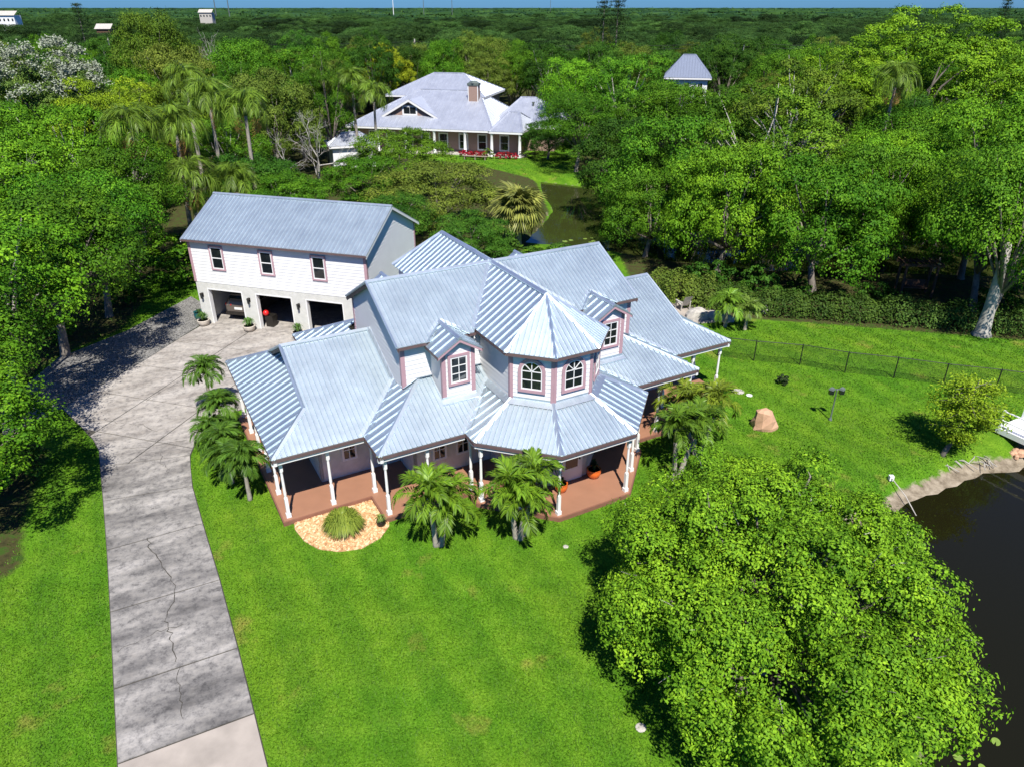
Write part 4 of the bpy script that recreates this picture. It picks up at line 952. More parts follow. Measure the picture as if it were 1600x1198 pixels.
# ------------------------------------------------------------------ things on the lawns
def boulder(x, y):
    rg = np.random.default_rng(12); mb = MB(); n = 8; rings = [(0,-.1,.53),(.25,.2,.52),(.3,.5,.45),(.18,.80,.33),(.0,.96,.17)]
    for k, (dx, z, r) in enumerate(rings):
        for i in range(n):
            a = 2*math.pi*i/n + .35; rr = r*rg.uniform(.86, 1.12); mb.v.append((rr*math.cos(a)*1.15 - .12*z, rr*math.sin(a)*.9, z + rg.normal(0, .04)))
    for k in range(len(rings) - 1):
        for i in range(n): mb.f.append((k*n+i, k*n+(i+1) % n, (k+1)*n+(i+1) % n, (k+1)*n+i)); mb.m.append(0)
    mb.f.append(tuple((len(rings)-1)*n + i for i in range(n))); mb.m.append(0)
    return tag(mb.build('boulder', M['boulder'], loc=(x, y, 0)), 'tan boulder standing on the side lawn', 'rock')
boulder(11.75, 29.35)
lp = empty('lamp_post', (15.06, 30.02, 0)); tag(lp, 'slim grey garden lamp post with two lantern heads on the lawn', 'lamp post')
mb = MB(); mb.lathe([(.09,-.05),(.09,.05),(.05,.12),(.035,.2),(.03,1.55),(.045,1.6),(.03,1.66)], n=10); mb.build('pole', M['grey_metal'], lp, smooth=True)
mb = MB(); mb.box((-.26,-.02,1.62), (.26,.02,1.66)); mb.build('crossarm', M['grey_metal'], lp)
for s in (-1, 1):
    mb = MB(); mb.box((s*.24-.1,-.1,1.40), (s*.24+.1,.1,1.62)); h_ = mb.build('lantern_head', M['glass'], lp); mb = MB(); mb.lathe([(.16,1.62),(.12,1.70),(.02,1.76)], (s*.24,0,0), 4); mb.build('lantern_roof', M['grey_metal'], h_)
bush(14.0, 33.75, .32, .55, (.035,.06,.02), 'small dark shrub on the side lawn near the fence', n=420, L=.10)
for (x, y, r, m, l) in ((11.5,32.9,.30,M['pale_stone'],'round pale tank lid set in the side lawn'), (11.95,32.5,.16,M['white'],'small white cap in the grass beside the tank lid'), (4.75,21.9,.13,M['white'],'small white ring in the grass near the turret porch'), (1.95,20.9,.10,M['pale_stone'],'small white cap in the lawn by the palm clumps'), (3.5,13.4,.15,M['pale_stone'],'pale stone cap sunk in the front lawn')):
    mb = MB(); mb.lathe([(r,-.03),(r,.012),(r*.8,.022),(r*.25,.024)], n=14); tag(mb.build('valve_cap', m, loc=(x, y, 0)), l, 'cap')
# chain-link fence
FP = [np.array(p) for p in ((11.5,37.1),(13.34,36.5),(15.7,36.0),(17.78,35.05),(20.1,34.42),(22.29,33.65),(24.62,33.0),(26.9,32.2),(29.2,31.5))]
fence = empty('chain_link_fence', (11.5,37.1,0)); tag(fence, 'low black chain-link fence crossing the side lawn', 'fence'); fo = np.array([11.5,37.1,0])
for p in FP:
    mb = MB(); q = np.array([*p, 0]) - fo; mb.tube([q - [0,0,.1], q + [0,0,1.2], q + [0,0,1.25]], [.03,.03,.012], 8); mb.build('post', M['black_metal'], fence)
wire = MB()
for a, b in zip(FP[:-1], FP[1:]):
    a3, b3 = np.array([*a, 0]) - fo, np.array([*b, 0]) - fo; mb = MB(); mb.tube([a3 + [0,0,1.19], b3 + [0,0,1.19]], [.02,.02], 6); mb.build('top_rail', M['black_metal'], fence)
    L = np.linalg.norm(b3 - a3); e = (b3 - a3)/L; k = -1.15
    while k < L:
        for s in (1, -1):
            x0, x1, z0, z1 = k, k + 1.15, (.02 if s > 0 else 1.17), (1.17 if s > 0 else .02)
            if x0 < 0: z0 += (z1 - z0)*(-x0)/1.15; x0 = 0
            if x1 > L: z1 = z0 + (z1 - z0)*(L - x0)/(x1 - x0); x1 = L
            if x1 - x0 > .02: wire.tube([a3 + e*x0 + [0,0,z0], a3 + e*x1 + [0,0,z1]], [.0035,.0035], 3, caps=False)
        k += .085
wire.build('chain_link_mesh', M['black_metal'], fence)['kind'] = 'stuff'
# young cypress by the pond
def cypress(x, y):
    rg = np.random.default_rng(31); root = empty('young_cypress', (x, y, -.1)); tag(root, 'young feathery lime green cypress with a leaning trunk on the pond bank', 'tree'); n = 220
    base = np.array([.35,.15,.9]); P, N, T = [], [], []; mb = MB()
    mb.tube([(-.25,-.1,-.1),(0,0,.45),tuple(base),(.55,.25,2.0),(.6,.3,3.3)], [.14,.10,.08,.05,.01], 7)
    for i in range(n):
        z = rg.uniform(.55, 3.3)**1.0; a = rg.uniform(0, 6.28); rmax = 1.65*math.sin(math.pi*min(1, max(.05, (z-.25)/3.5)))**.8; o = np.array([.2 + .13*z, .1 + .06*z, z]); tip = o + np.array([math.cos(a)*rmax, math.sin(a)*rmax, .45 - .1*z])*rg.uniform(.6, 1.1)
        if i % 3 == 0: mb.tube([o, (o+tip)/2 + [0,0,.08], tip], [.018,.012,.004], 3, caps=False)
        m = 46; t = rg.uniform(.3, 1.05, (m, 1)); p = o + (tip - o)*t + rg.normal(0, .10, (m, 3)); P.append(p); N.append(unit(np.array([0,0,.8]) + rg.normal(0, .6, (m, 3)))); T.append(np.clip(.5 + rg.normal(0, .12) + rg.normal(0, .15, m), 0, 1))
    P, N, T = map(np.concatenate, (P, N, T)); v, f = leaf_quads(P, N, .16, .05, rg); c = link(bpy.data.objects.new('crown', np_mesh('crown', v, f, M['leaf'], np.repeat(T, 4))), root); c.color = (.26,.41,.02,1)
    mb.build('trunk', M['bark'], root, smooth=True)
cypress(19.0, 27.1)
# white footbridge over the pond
ba = R(-62); br = empty('footbridge', (22.95, 29.25, 0), ba); tag(br, 'white footbridge with slim rails starting at the pond bank', 'bridge')
mb = MB(); mb.box((0,-.95,.10), (9,-.85,.32)); mb.box((0,.85,.10), (9,.95,.32)); mb.build('beam', M['white'], br)
for i in range(60): mb = MB(); mb.box((i*.15,-.95,.322), (i*.15+.142,.95,.36)); mb.build('plank', M['white'], br)
for s in (-1, 1):
    for x in (.05, 2.3, 4.6, 6.9): mb = MB(); mb.box((x,s*.9-.045,.36), (x+.09,s*.9+.045,1.25)); mb.build('rail_post', M['white'], br)
    for z in (.75, 1.2): mb = MB(); mb.tube([(0.05,s*.9,z),(8.8,s*.9,z)], [.035,.035], 6); mb.build('rail', M['white'], br)
for x in (3.0, 6.0):
    for s in (-.8, .8): mb = MB(); mb.tube([(x,s,-1.6),(x,s,.1)], [.09,.09], 8); mb.build('pile', M['wood_grey'], br)
# pipe and box at the water's edge, driftwood
mb = MB(); mb.tube([(15.7,25.1,.08),(15.95,24.3,-.22),(16.1,23.5,-.62)], [.02]*3, 8); pp = mb.build('drain_pipe', M['pale_stone']); tag(pp, 'thin white pipe running down the bank into the pond', 'pipe')
mb = MB(); mb.box((15.62,25.1,-.05), (15.80,25.26,.16)); mb.build('junction_box', M['white'], pp)
rg = np.random.default_rng(3)
for i in range(14):
    x, y = 18.6 + rg.uniform(0, 2.6), 26.3 + rg.uniform(0, .55); y += (x - 18.6)*.18; a = rg.uniform(0, 3.1); l = rg.uniform(.25, .6); mb = MB(); mb.tube([(-l*math.cos(a),-l*math.sin(a),-.05),(0,0,.07),(l*math.cos(a+.3),l*math.sin(a+.3),.02)], [.018,.024,.008], 5)
    tag(mb.build('driftwood', M['bark_pale'], loc=(x, y, -.28)), 'bleached dead branch lying in the tangle on the pond bank', 'branch', 'dead branches on the bank')
for i in range(9):
    mb = MB(); r = rg.uniform(.10, .22); mb.lathe([(r,-.1),(r*.9,r*.4),(r*.3,r*.8)], n=7); tag(mb.build('bank_stone', M['boulder'], loc=(21.9 + rg.uniform(0, 1.2), 27.0 + rg.uniform(0, .5) + .3, -.3)), 'orange stone on the bank under the footbridge', 'stone', 'stones under the bridge')
# lily pads
M['pad'] = simple('lily_pad', (.20,.30,.05), .35, var=.2)
for i in range(26):
    if i < 15: x, y = 11.9 + rg.normal(0, .55), 11.4 + rg.normal(0, .6)
    elif i < 20: x, y = 12.9 + rg.normal(0, .5), 13.4 + rg.normal(0, 1.6)
    else: x, y = 5.3 + rg.normal(0, 1.6), 61.2 + rg.normal(0, .5)
    r = rg.uniform(.10, .20) * (1.6 if i >= 20 else 1); n = 12; mb = MB(); z = -.492 if i >= 20 else -.592
    mb.prism([(0,0,0)] + [(r*math.cos(.25 + 5.8*k/n), r*.8*math.sin(.25 + 5.8*k/n), 0) for k in range(n+1)], (0,0,.012))
    tag(mb.build('lily_pad', M['pad'], loc=(x, y, z), rz=rg.uniform(0, 6)), 'lily pad floating on the olive pond behind the house' if i >= 20 else 'lily pad floating on the dark pond by the spreading tree', 'lily pad', 'lily pads on the back pond' if i >= 20 else 'lily pads on the near pond')

# ------------------------------------------------------------------ in the garage: car, ball
def car():
    root = empty('parked_car', gw(1.95, 3.05, .06), R(-16.11) + R(4)); tag(root, 'grey-brown sports utility car parked nose-in in the left garage bay', 'car')
    paint = simple('taupe_car_paint', (.20,.17,.15), .28, metal=.6, var=.04); tyre = simple('rubber', (.02,.02,.02), .8); red = simple('red_lens', (.45,.02,.015), .15); plate = simple('plate', (.75,.76,.74), .4)
    # sections from rear (y=-2.3) to nose (y=2.3): (y, half width low, half width belt, z bottom, z belt, half width roof, z roof)
    S_ = [(-2.32,.78,.80,.45,.95,.74,1.02),(-2.25,.88,.90,.36,1.00,.72,1.22),(-2.02,.93,.95,.30,1.05,.66,1.60),(-1.5,.94,.96,.28,1.06,.68,1.70),(-.4,.95,.96,.28,1.06,.70,1.72),(.35,.95,.96,.28,1.05,.68,1.62),(1.05,.95,.95,.28,1.03,.74,1.10),(1.9,.92,.92,.30,.95,.78,.98),(2.25,.82,.82,.38,.80,.68,.84),(2.34,.72,.74,.45,.68,.6,.72)]
    mb = MB(); n = 10
    for y, wl_, wb, z0, zb, wr, zr in S_:
        for x, z in ((-wl_*.9,z0),(-wl_,z0+.12),(-wb,zb-.18),(-wb*.985,zb),(-wr,zr-.06),(-wr*.8,zr),(wr*.8,zr),(wr,zr-.06),(wb*.985,zb),(wb,zb-.18)): mb.v.append((x, y, z))
        mb.v += [(wl_, y, z0+.12), (wl_*.9, y, z0)]
    n = 12
    for k in range(len(S_) - 1):
        for i in range(n): mb.f.append((k*n+i, (k+1)*n+i, (k+1)*n+(i+1) % n, k*n+(i+1) % n)); mb.m.append(0)
    mb.f.append(tuple(range(n))); mb.f.append(tuple((len(S_)-1)*n + i for i in range(n))[::-1]); mb.m += [0, 0]
    mb.build('body', paint, root, smooth=False)
    mb = MB(); mb.add([(-.66,-2.285,1.10),(.66,-2.285,1.10),(.60,-2.075,1.55),(-.60,-2.075,1.55)], [(0,1,2,3)]); mb.build('rear_window', M['glass'], root)
    for s in (-1, 1):
        for y0, y1 in ((-1.75,-.75), (-.65,.30)): mb = MB(); mb.add([(s*.965,y0,1.09),(s*.96,y1,1.09),(s*.735,y1,1.60),(s*.72,y0,1.58)], [(0,1,2,3)]); mb.build('side_window', M['glass'], root)
        mb = MB(); mb.add([(s*.44,-2.345,.98),(s*.90,-2.262,.99),(s*.91,-2.22,1.10),(s*.44,-2.325,1.06)], [(0,1,2,3)]); mb.build('tail_light', red, root)
        for y in (-1.45, 1.45):
            wh = MB(); wh.tube([(s*.74,y,.34),(s*.97,y,.34)], [.34,.34], 18); w_ = wh.build('wheel', tyre, root); h = MB(); h.tube([(s*.90,y,.34),(s*.985,y,.34)], [.22,.20], 14); h.build('rim', M['grey_metal'], w_)
    mb = MB(); mb.box((-.86,-2.40,.40), (.86,-2.26,.58)); mb.build('bumper', M['bronze'], root)
    mb = MB(); mb.box((-.26,-2.355,.74), (.26,-2.32,.88)); mb.build('number_plate', plate, root)
    mb = MB(); mb.box((-.55,-2.12,1.60), (.55,-1.95,1.64)); mb.build('roof_spoiler', paint, root)
car()
bm_ = MB(); prof = [(.18*math.sin(math.pi*k/12) + 1e-3, -.18*math.cos(math.pi*k/12)) for k in range(13)]; bm_.lathe(prof, n=20)
tag(bm_.build('ball', simple('red_rubber', (.60,.012,.012), .35), loc=gw(4.25, .42, .94), smooth=True), 'large red ball in the mouth of the middle garage bay', 'ball')
mb = MB(); mb.box((-.24,-.24,0), (.24,.24,.41)); mb.box((-.26,-.26,.41), (.26,.26,.70)); tag(mb.build('stool', M['bronze'], loc=gw(4.42, .62, .06), rz=-.28), 'dark stool under the red ball inside the garage', 'stool')

# ------------------------------------------------------------------ patio behind the right wing
def adirondack(x, y, rz):
    root = empty('garden_chair', (x, y, .05), rz); tag(root, 'weathered grey reclined garden chair on the back patio', 'chair')
    for i in range(5): mb = MB(); mb.obox((-.27+.11*i,.18,.28), (.10,0,0), (0,.03,.01), (0,.42,.75)); mb.build('back_slat', M['pale_stone'], root)
    for i in range(5): mb = MB(); mb.box((-.28,-.32+.1*i,.36-.02*i), (.28,-.23+.1*i,.385-.02*i)); mb.build('seat_slat', M['pale_stone'], root)
    for s in (-1, 1):
        mb = MB(); mb.box((s*.33-.06,-.35,.55), (s*.33+.06,.35,.58)); mb.build('arm', M['pale_stone'], root)
        for yy in (-.33, .3): mb = MB(); mb.box((s*.31-.03,yy,0), (s*.31+.03,yy+.06,.55)); mb.build('leg', M['pale_stone'], root)
adirondack(11.0, 44.2, R(200)); 
rg = np.random.default_rng(15)
mb = MB(); mb.prism([(10.2,41.5,0),(12.6,42.0,0),(13.6,43.2,0),(12.4,44.6,0),(10.4,45.4,0),(9.2,43.5,0)], (0,0,.05)); tag(mb.build('patio', M['concrete_new']), 'paved patio behind the right wing', kind='structure')
for i, (x, y, r) in enumerate(((11.6,42.7,.75),(12.7,42.6,.55),(13.3,42.3,.5))):
    mb = MB(); n = 9
    for k, (z, rr) in enumerate(((-.05,1),(.3,1.02),(.55,.8),(.72,.4))):
        for j in range(n): a = 6.283*j/n; q = rr*r*rg.uniform(.85,1.15); mb.v.append((q*math.cos(a), q*math.sin(a)*.8, z*r*1.2 + rg.normal(0,.03)))
    for k in range(3):
        for j in range(n): mb.f.append((k*n+j, k*n+(j+1)%n, (k+1)*n+(j+1)%n, (k+1)*n+j)); mb.m.append(0)
    mb.f.append(tuple(3*n+j for j in range(n))); mb.m.append(0)
    tag(mb.build('landscape_rock', M['pale_stone'], loc=(x, y, 0)), ['largest pale grey rock beside the patio chair','middle pale rock next to the patio palm','smallest pale rock at the lawn end of the patio'][i], 'rock')
sw = empty('stone_wall', (13.6,43.9,0)); tag(sw, 'low dry stone wall under the trees at the edge of the back lawn', 'wall')
for row in range(3):
    for i in range(8):
        mb = MB(); x = i*.33 + (row % 2)*.16; y = -.02*i*i*.25; j = rg.uniform(-.02,.02,6); mb.box((x+.01+j[0]*.3, y-.16+j[1], row*.17-.02), (x+.31+j[0]*.3, y+.16+j[2], row*.17+.145+j[3]*.4)); mb.build('stone', M['pale_stone'], sw)
pg = empty('garden_swing', (27.2,47.0,0), R(-6)); tag(pg, 'dark timber pergola frame by the water under the trees', 'pergola')
for x in (-1.0, 1.0):
    for y in (-.5, .5): mb = MB(); mb.box((x-.07,y-.07,-.1), (x+.07,y+.07,2.1)); mb.build('post', M['wood_brown'], pg)
for y in (-.5, .5): mb = MB(); mb.box((-1.35,y-.05,2.1), (1.35,y+.05,2.26)); mb.build('beam', M['wood_brown'], pg)
for i in range(7): mb = MB(); mb.box((-1.2+.4*i-.03,-.75,2.262), (-1.2+.4*i+.03,.75,2.36)); mb.build('slat', M['wood_brown'], pg)
mb = MB(); mb.box((-.75,-.25,.5), (.75,.25,.56)); mb.box((-.75,.2,.56), (.75,.26,1.0)); mb.build('bench', M['wood_brown'], pg)

# ------------------------------------------------------------------ hedge along the back lawn
def hedge(pts, h, w, n, col, label, seed, L=.16):
    rg = np.random.default_rng(seed); pts = [np.array(p) for p in pts]; P, N, T = [], [], []
    seg = [np.linalg.norm(b - a) for a, b in zip(pts[:-1], pts[1:])]; tot = sum(seg)
    for a, b, l in zip(pts[:-1], pts[1:], seg):
        m = int(n*l/tot); t = rg.uniform(-.02, 1.02, m); e = unit(b - a); s = np.array([-e[1], e[0]]); a_ = rg.uniform(0, math.pi, m)
        bulge = 1 + .12*np.sin(t*l*1.9 + seed) + .10*np.sin(t*l*4.3)
        o, z = np.cos(a_)*w*bulge, np.clip(np.sin(a_)**.55, 0, 1)*h*bulge*rg.uniform(.75, 1.0, m); k = rg.uniform(0, 1, m) < .25; z[k] *= rg.uniform(.1, .9, k.sum())
        q = a + (b - a)*t[:, None]; P.append(np.column_stack([q[:, 0] + s[0]*o, q[:, 1] + s[1]*o, z + .05]) + rg.normal(0, .05, (m, 3)))
        N.append(unit(np.column_stack([s[0]*np.cos(a_), s[1]*np.cos(a_), np.sin(a_) + .3]) + rg.normal(0, .45, (m, 3)))); T.append(np.clip(.5 + .15*np.sin(t*l*3 + 1) + rg.normal(0, .18, m), 0, 1))
    P, N, T = map(np.concatenate, (P, N, T)); v, f = leaf_quads(P, N, L, L*.55, rg); o = link(bpy.data.objects.new('hedge', np_mesh('hedge', v, f, M['leaf'], np.repeat(T, 4)))); o.color = (*col, 1); tag(o, label, 'hedge')
hedge([(9.6,46.9),(11.2,45.3),(13.0,45.0)], 1.9, 1.0, 5000, (.10,.155,.02), 'rounded light green hedge end behind the patio chair', 5)
hedge([(13.0,44.9),(16.0,43.7),(20.0,42.9),(23.4,42.3)], 1.5, .8, 9000, (.060,.120,.016), 'long hedge along the back lawn under the trees', 6)
hedge([(23.6,42.2),(27.2,41.4),(31.0,40.2),(35,39)], 1.5, .9, 8000, (.050,.105,.016), 'hedge on both sides of the big grey oak trunk', 7)

# ------------------------------------------------------------------ trees one can tell apart
T1 = tree
# left of the drive and garage
T1('a', -20.2,22.0, 7.2,3.9, G_BRIGHT, 'bright green tree overhanging the left lawn nearest the camera')
T1('b', -23.6,27.2, 8.6,4.6, G_MID, 'dense tree shading the gravel at the left picture edge')
T1('c', -24.6,31.8, 9.6,5.3, G_BRIGHT, 'pale-branched tree left of the gravel strip')
T1('a', -25.0,37.2, 9.8,5.2, G_MID, 'broad tree at the bend of the gravel strip')
T1('d', -25.4,43.0, 9.2,4.5, G_MID, 'round-lobed tree beside the shaded grass left of the garage')
T1('c', -33.0,44.0, 10.4,5.2, G_BRIGHT, 'tall bright tree in the middle of the left wood')
T1('a', -34.5,51.5, 11.0,5.2, G_BRIGHT, 'spreading bright tree behind the left wood edge')
T1('b', -27.6,51.8, 9.4,4.6, G_MID, 'dense tree behind the garage left corner')
T1('d', -42.0,51.0, 11.5,5.5, G_BRIGHT, 'large leafy tree at the left picture edge')
T1('a', -43.0,60.5, 12.0,5.8, G_MID, 'broad tree in the left wood below the white-flowering tree')
T1('c', -35.5,60.5, 11.4,5.2, G_BRIGHT, 'pale-twigged tree below the yellow-green tree')
T1('fine', -39.0,75.0, 12.4,5.6, G_YEL, 'yellow-green tree left of the leaning palm trunk')
T1('b', -34.0,79.0, 11.4,4.4, (.13,.21,.012), 'second yellowish tree beside the yellow-green one')
T1('dome', -49.0,82.0, 13.2,6.6, (.10,.17,.03), 'green tree dotted with white flower heads at the upper left', jit=False)
T1('d', -46.5,104.0, 17.6,5.4, (.080,.150,.012), 'tall dark oak standing above the left wood')
T1('a', -52.5,101.0, 13.0,5.0, G_DARK, 'dark tree leaning on the tall oak')
T1('fine', -34.5,98.0, 12.4,4.6, G_MID, 'tall airy tree right of the grey bare tree')
T1('d', -36.0,104.0, 14.2,5.6, G_MID, 'full-crowned tree behind the palm grove')
T1('c', -29.5,108.0, 13.4,5.6, G_MID, 'pale-branched tree left of the neighbouring house')
T1('dome', -20.5,128.0, 11.8,4.6, (.19,.26,.012), 'yellow tree behind the neighbouring roof')
# between garage and the neighbouring house
T1('low', -6.4,62.6, 6.2,5.4, G_OLIVE, 'wide olive green tree behind the house roof', rz=.4)
T1('low', -11.5,76.5, 6.6,5.2, (.10,.22,.012), 'spreading feathery green tree before the neighbouring porch')
T1('low', -14.0,69.5, 5.4,4.0, G_MID, 'low dense tree beside the grey bare thicket')
T1('a', -17.5,57.5, 6.6,3.6, G_MID, 'bright-leaved tree right behind the garage ridge')
T1('b', -9.0,55.0, 5.2,3.4, G_DARK, 'dark low tree at the garage gable')
T1('low', -3.0,52.6, 4.2,3.0, G_DARK, 'dark shrubby tree between the garage and the back gable')
T1('low', -21.5,62.0, 7.0,4.2, G_DARK, 'dark undergrowth tree among the palms')
# right of the back pond
T1('d', 7.6,88.5, 9.2,5.0, G_MID, 'tree at the right corner of the neighbouring porch')
T1('b', 8.2,104.0, 12.0,5.0, G_BRIGHT, 'light green tree right of the neighbouring roof')
T1('c', 14.6,97.0, 13.0,5.8, G_MID, 'tall pale-branched tree below the two pines')
T1('a', 17.8,84.5, 11.4,5.6, G_MID, 'round tree on the far bank of the pond')
T1('low', 12.6,60.5, 10.4,5.2, G_MID, 'dense dark-bottomed tree at the pond edge right of the main roof', rz=1.0)
T1('low', 14.9,51.0, 9.6,4.6, G_BRIGHT, 'tree with pale branches over the right wing hedge')
T1('ragged', 20.6,59.5, 12.4,6.0, (.105,.215,.012), 'large ragged oak with bare grey limbs in the middle of the right wood')
T1('low', 20.6,47.6, 9.2,5.0, G_MID, 'broad tree spreading over the hedge and back lawn')
T1('low', 25.0,51.8, 9.6,4.6, G_MID, 'round tree left of the timber pergola')
T1('ragged', 27.6,74.5, 13.4,6.2, (.105,.195,.016), 'oak with pale grey twigs left of the great dome tree')
T1('c', 22.4,79.0, 10.8,5.4, G_MID, 'pale-limbed tree in front of the distant grey roof')
T1('dome', 46.0,88.0, 16.8,9.6, (.145,.300,.012), 'great dome-shaped bright green tree towering over the right wood', rz=2.0)
T1('dome', 35.0,84.0, 13.0,6.0, (.135,.280,.012), 'smaller bright lobe tree beside the great dome tree')
T1('c', 57.0,80.0, 13.0,6.2, G_BRIGHT, 'broad tree right of the great dome tree')
T1('low', 37.5,58.5, 12.0,5.8, G_BRIGHT, 'large leafy tree at the right picture edge')
T1('d', 31.8,63.0, 8.6,4.6, G_BRIGHT, 'yellowish green tree below the great dome tree')
T1('low', 32.2,50.2, 9.2,4.6, G_MID, 'lit tree above the pergola')
big = T1('d', 27.95,40.1, 11.4,4.2, G_MID, 'big oak with a thick pale trunk at the back lawn corner', rz=.7)
T1('d', 29.6,44.0, 10.4,4.8, G_BRIGHT, 'leafy tree right behind the big pale-trunked oak')
mb = MB(); mb.tube([(0,0,-.2),(0,0,.25),(.05,0,1.3),(.15,.05,3.2),(.2,.1,5.0)], [.85,.52,.40,.34,.2], 12)
mb.build('trunk', M['bark_pale'], big, smooth=True)
T1('low', 34.0,43.5, 10.0,5.0, G_DARK, 'shaded tree behind the big oak')
T1('low', 16.6,56.0, 8.4,4.8, G_MID, 'low-branched tree hiding the pond behind the right wing')
T1('low', 29.2,55.6, 9.0,5.0, G_BRIGHT, 'low bright tree standing in the bend of the back pond')
T1('low', 10.4,55.4, 7.0,3.9, G_MID, 'small leafy tree on the near pond bank beside the main roof')
T1('low', 11.0,68.5, 9.0,5.2, G_DARK, 'dark tree leaning over the pond right of the cabbage palm')
T1('low', 4.6,96.5, 5.0,3.4, G_DARK, 'dark tree shading the side of the neighbouring lawn')
# filler trees of the woods, alike and not told apart in the picture
SETS = [('wood', -90, -20, 56, 150, 'leafy tree of the wood beyond the garage', 'trees of the wood beyond the garage'),
        ('mid', -24, 12, 112, 150, 'leafy tree behind the neighbouring house', 'trees behind the neighbouring house'),
        ('right', 10, 95, 62, 150, 'leafy tree of the wood beyond the back pond', 'trees of the wood beyond the pond')]
taken = [(o.location.x, o.location.y, o.scale[0]*5) for o in bpy.data.objects if o.get('category') == 'tree' and o.name.startswith('tree')]
keep_out = [(-9.0,106.5,17.0), (26.0,110.0,8.0), (-25.5,60,6.0), (-30,66,4), (-19.4,75.5,5.0), (-18.5,69,4.0), (-12.0,88.0,6.0), (0,92,7), (-40,92,4)]
rg = np.random.default_rng(77); cnt = 0; used_labels = set()
for nm, x0, x1, y0, y1, lab, grp in SETS:
    for t in range(2600):
        x, y = rg.uniform(x0, x1), rg.uniform(y0, y1)
        if abs(x) > y*.72 + 6: continue
        if sdist(np.array([[x, y]]), POND_B)[0] < 3.0: continue
        r = rg.uniform(3.8, 5.6); h = rg.uniform(8.6, 11.6) if y < 85 else rg.uniform(10.2, 14.2)
        if y < 75: h *= .85
        if abs(x - .222*y) < 8 and 76 < y < 113: h = min(h, 7.5)
        if any((x-a)**2 + (y-b)**2 < (c + r*.55)**2 for a, b, c in keep_out): continue
        if any((x-a)**2 + (y-b)**2 < ((c + r)*.64)**2 for a, b, c in taken): continue
        taken.append((x, y, r)); cnt += 1
        for attempt in range(25):
            k = rg.choice(list('abcd') + ['fine', 'ragged', 'dome', 'low', 'low']) if y < 110 else rg.choice(list('abcd') + ['fine', 'dome']); col = [G_MID, G_BRIGHT, G_DARK, G_OLIVE, G_MID][rg.integers(5)]
            if y > 118: col = [G_DARK, G_MID, G_DARK, G_OLIVE][rg.integers(4)]
            cw = {G_MID: 'mid green', G_BRIGHT: 'bright green', G_DARK: 'dark green', G_OLIVE: 'olive', G_DEEP: 'very dark'}[col]
            fw = {'a': 'broad', 'b': 'dense round', 'c': 'pale-branched', 'd': 'big-lobed', 'fine': 'fine-leaved', 'ragged': 'ragged', 'dome': 'domed', 'low': 'low-branched'}[str(k)]
            dw = 'first' if y < 85 else 'second' if y < 100 else 'third' if y < 115 else 'fourth' if y < 130 else 'farthest'; fx = x/y
            pw = 'near the left picture edge' if fx < -.5 else 'left of the palm grove' if fx < -.38 else 'behind the palm grove' if fx < -.22 else 'left of the chimney roof' if fx < -.12 else 'behind the chimney roof' if fx < .06 else 'below the skyline pines' if fx < .18 else 'around the grey hip roof' if fx < .32 else 'left of the dome tree' if fx < .45 else 'behind the dome tree' if fx < .58 else 'near the right picture edge'
            sz = 'small' if r < 4.3 else 'medium' if r < 5 else 'large'
            full = f'{sz} {cw} {fw} tree, {dw} row of the wood, {pw}'
            if full not in used_labels: break
        used_labels.add(full); tree(k, x, y, h, r, col, full, grp)
# understorey shrubs along the wood edges
ORD = ['first','second','third','fourth','fifth','sixth','seventh','eighth','ninth','tenth','eleventh','twelfth','thirteenth']
US = [bush_mesh('shrub', 1.6, 1.1, s, 1500, .22, .12) for s in (1, 2, 3)]
def shrub(x, y, s, col, lab, grp):
    o = link(bpy.data.objects.new('shrub', US[int(rng.integers(3))])); o.location = (x, y, 0); o.rotation_euler = (0,0,rng.uniform(0,6)); o.scale = (s, s, s*rng.uniform(.8,1.2)); o.color = (*col, 1); tag(o, lab, 'shrub', grp)
for i, (x, y) in enumerate(((-22.5,49.5),(-19.5,51.5),(-24.5,47.5),(-14.0,50.8),(-10.5,49.6),(-7.0,48.5),(-26.5,54.5),(-22.0,56.0),(-16.8,53.8),(-12.8,61.0),(-18.5,66.0),(-24.0,68.0),(-5.0,49.0))):
    shrub(x, y, rng.uniform(.8,1.5), G_MID if rng.uniform() < .6 else G_BRIGHT, 'leafy shrub of the thicket behind the garage, ' + ORD[sorted([-22.5,-19.5,-24.5,-14.0,-10.5,-7.0,-26.5,-22.0,-16.8,-12.8,-18.5,-24.0,-5.0]).index(x)] + ' from the left', 'thicket behind the garage')
for i, (x, y) in enumerate(((-1.4,54.0),(-.2,56.6),(1.0,52.4),(2.6,53.0),(3.8,55.0),(-3.6,57.6))): shrub(x, y, rng.uniform(.5,.9), (.055,.13,.014), 'low shrub on the near bank of the back pond, ' + ORD[sorted([-1.4,-.2,1.0,2.6,3.8,-3.6]).index(x)] + ' from the left', 'shrubs on the pond bank')
for i, (x, y) in enumerate(((-22.2,22.5),(-20.6,25.0),(-24.5,25.0),(-26.3,29.0),(-27.5,34.0),(-26.6,39.5),(-25.6,45.2))): shrub(x, y, rng.uniform(.6,1.0), G_DARK, 'dark shrub under the trees left of the gravel, ' + ORD[i] + ' from the camera', 'shrubs under the left trees')
for i, (x, y) in enumerate(((16.5,46.2),(18.8,45.6),(23.6,45.0),(31.0,44.0),(34.0,41.0),(36.0,45.0),(13.6,48.0))): shrub(x, y, rng.uniform(.7,1.1), G_DARK, 'dark shrub behind the back hedge, ' + ORD[sorted([16.5,18.8,23.6,31.0,34.0,36.0,13.6]).index(x)] + ' from the patio', 'shrubs behind the hedge')

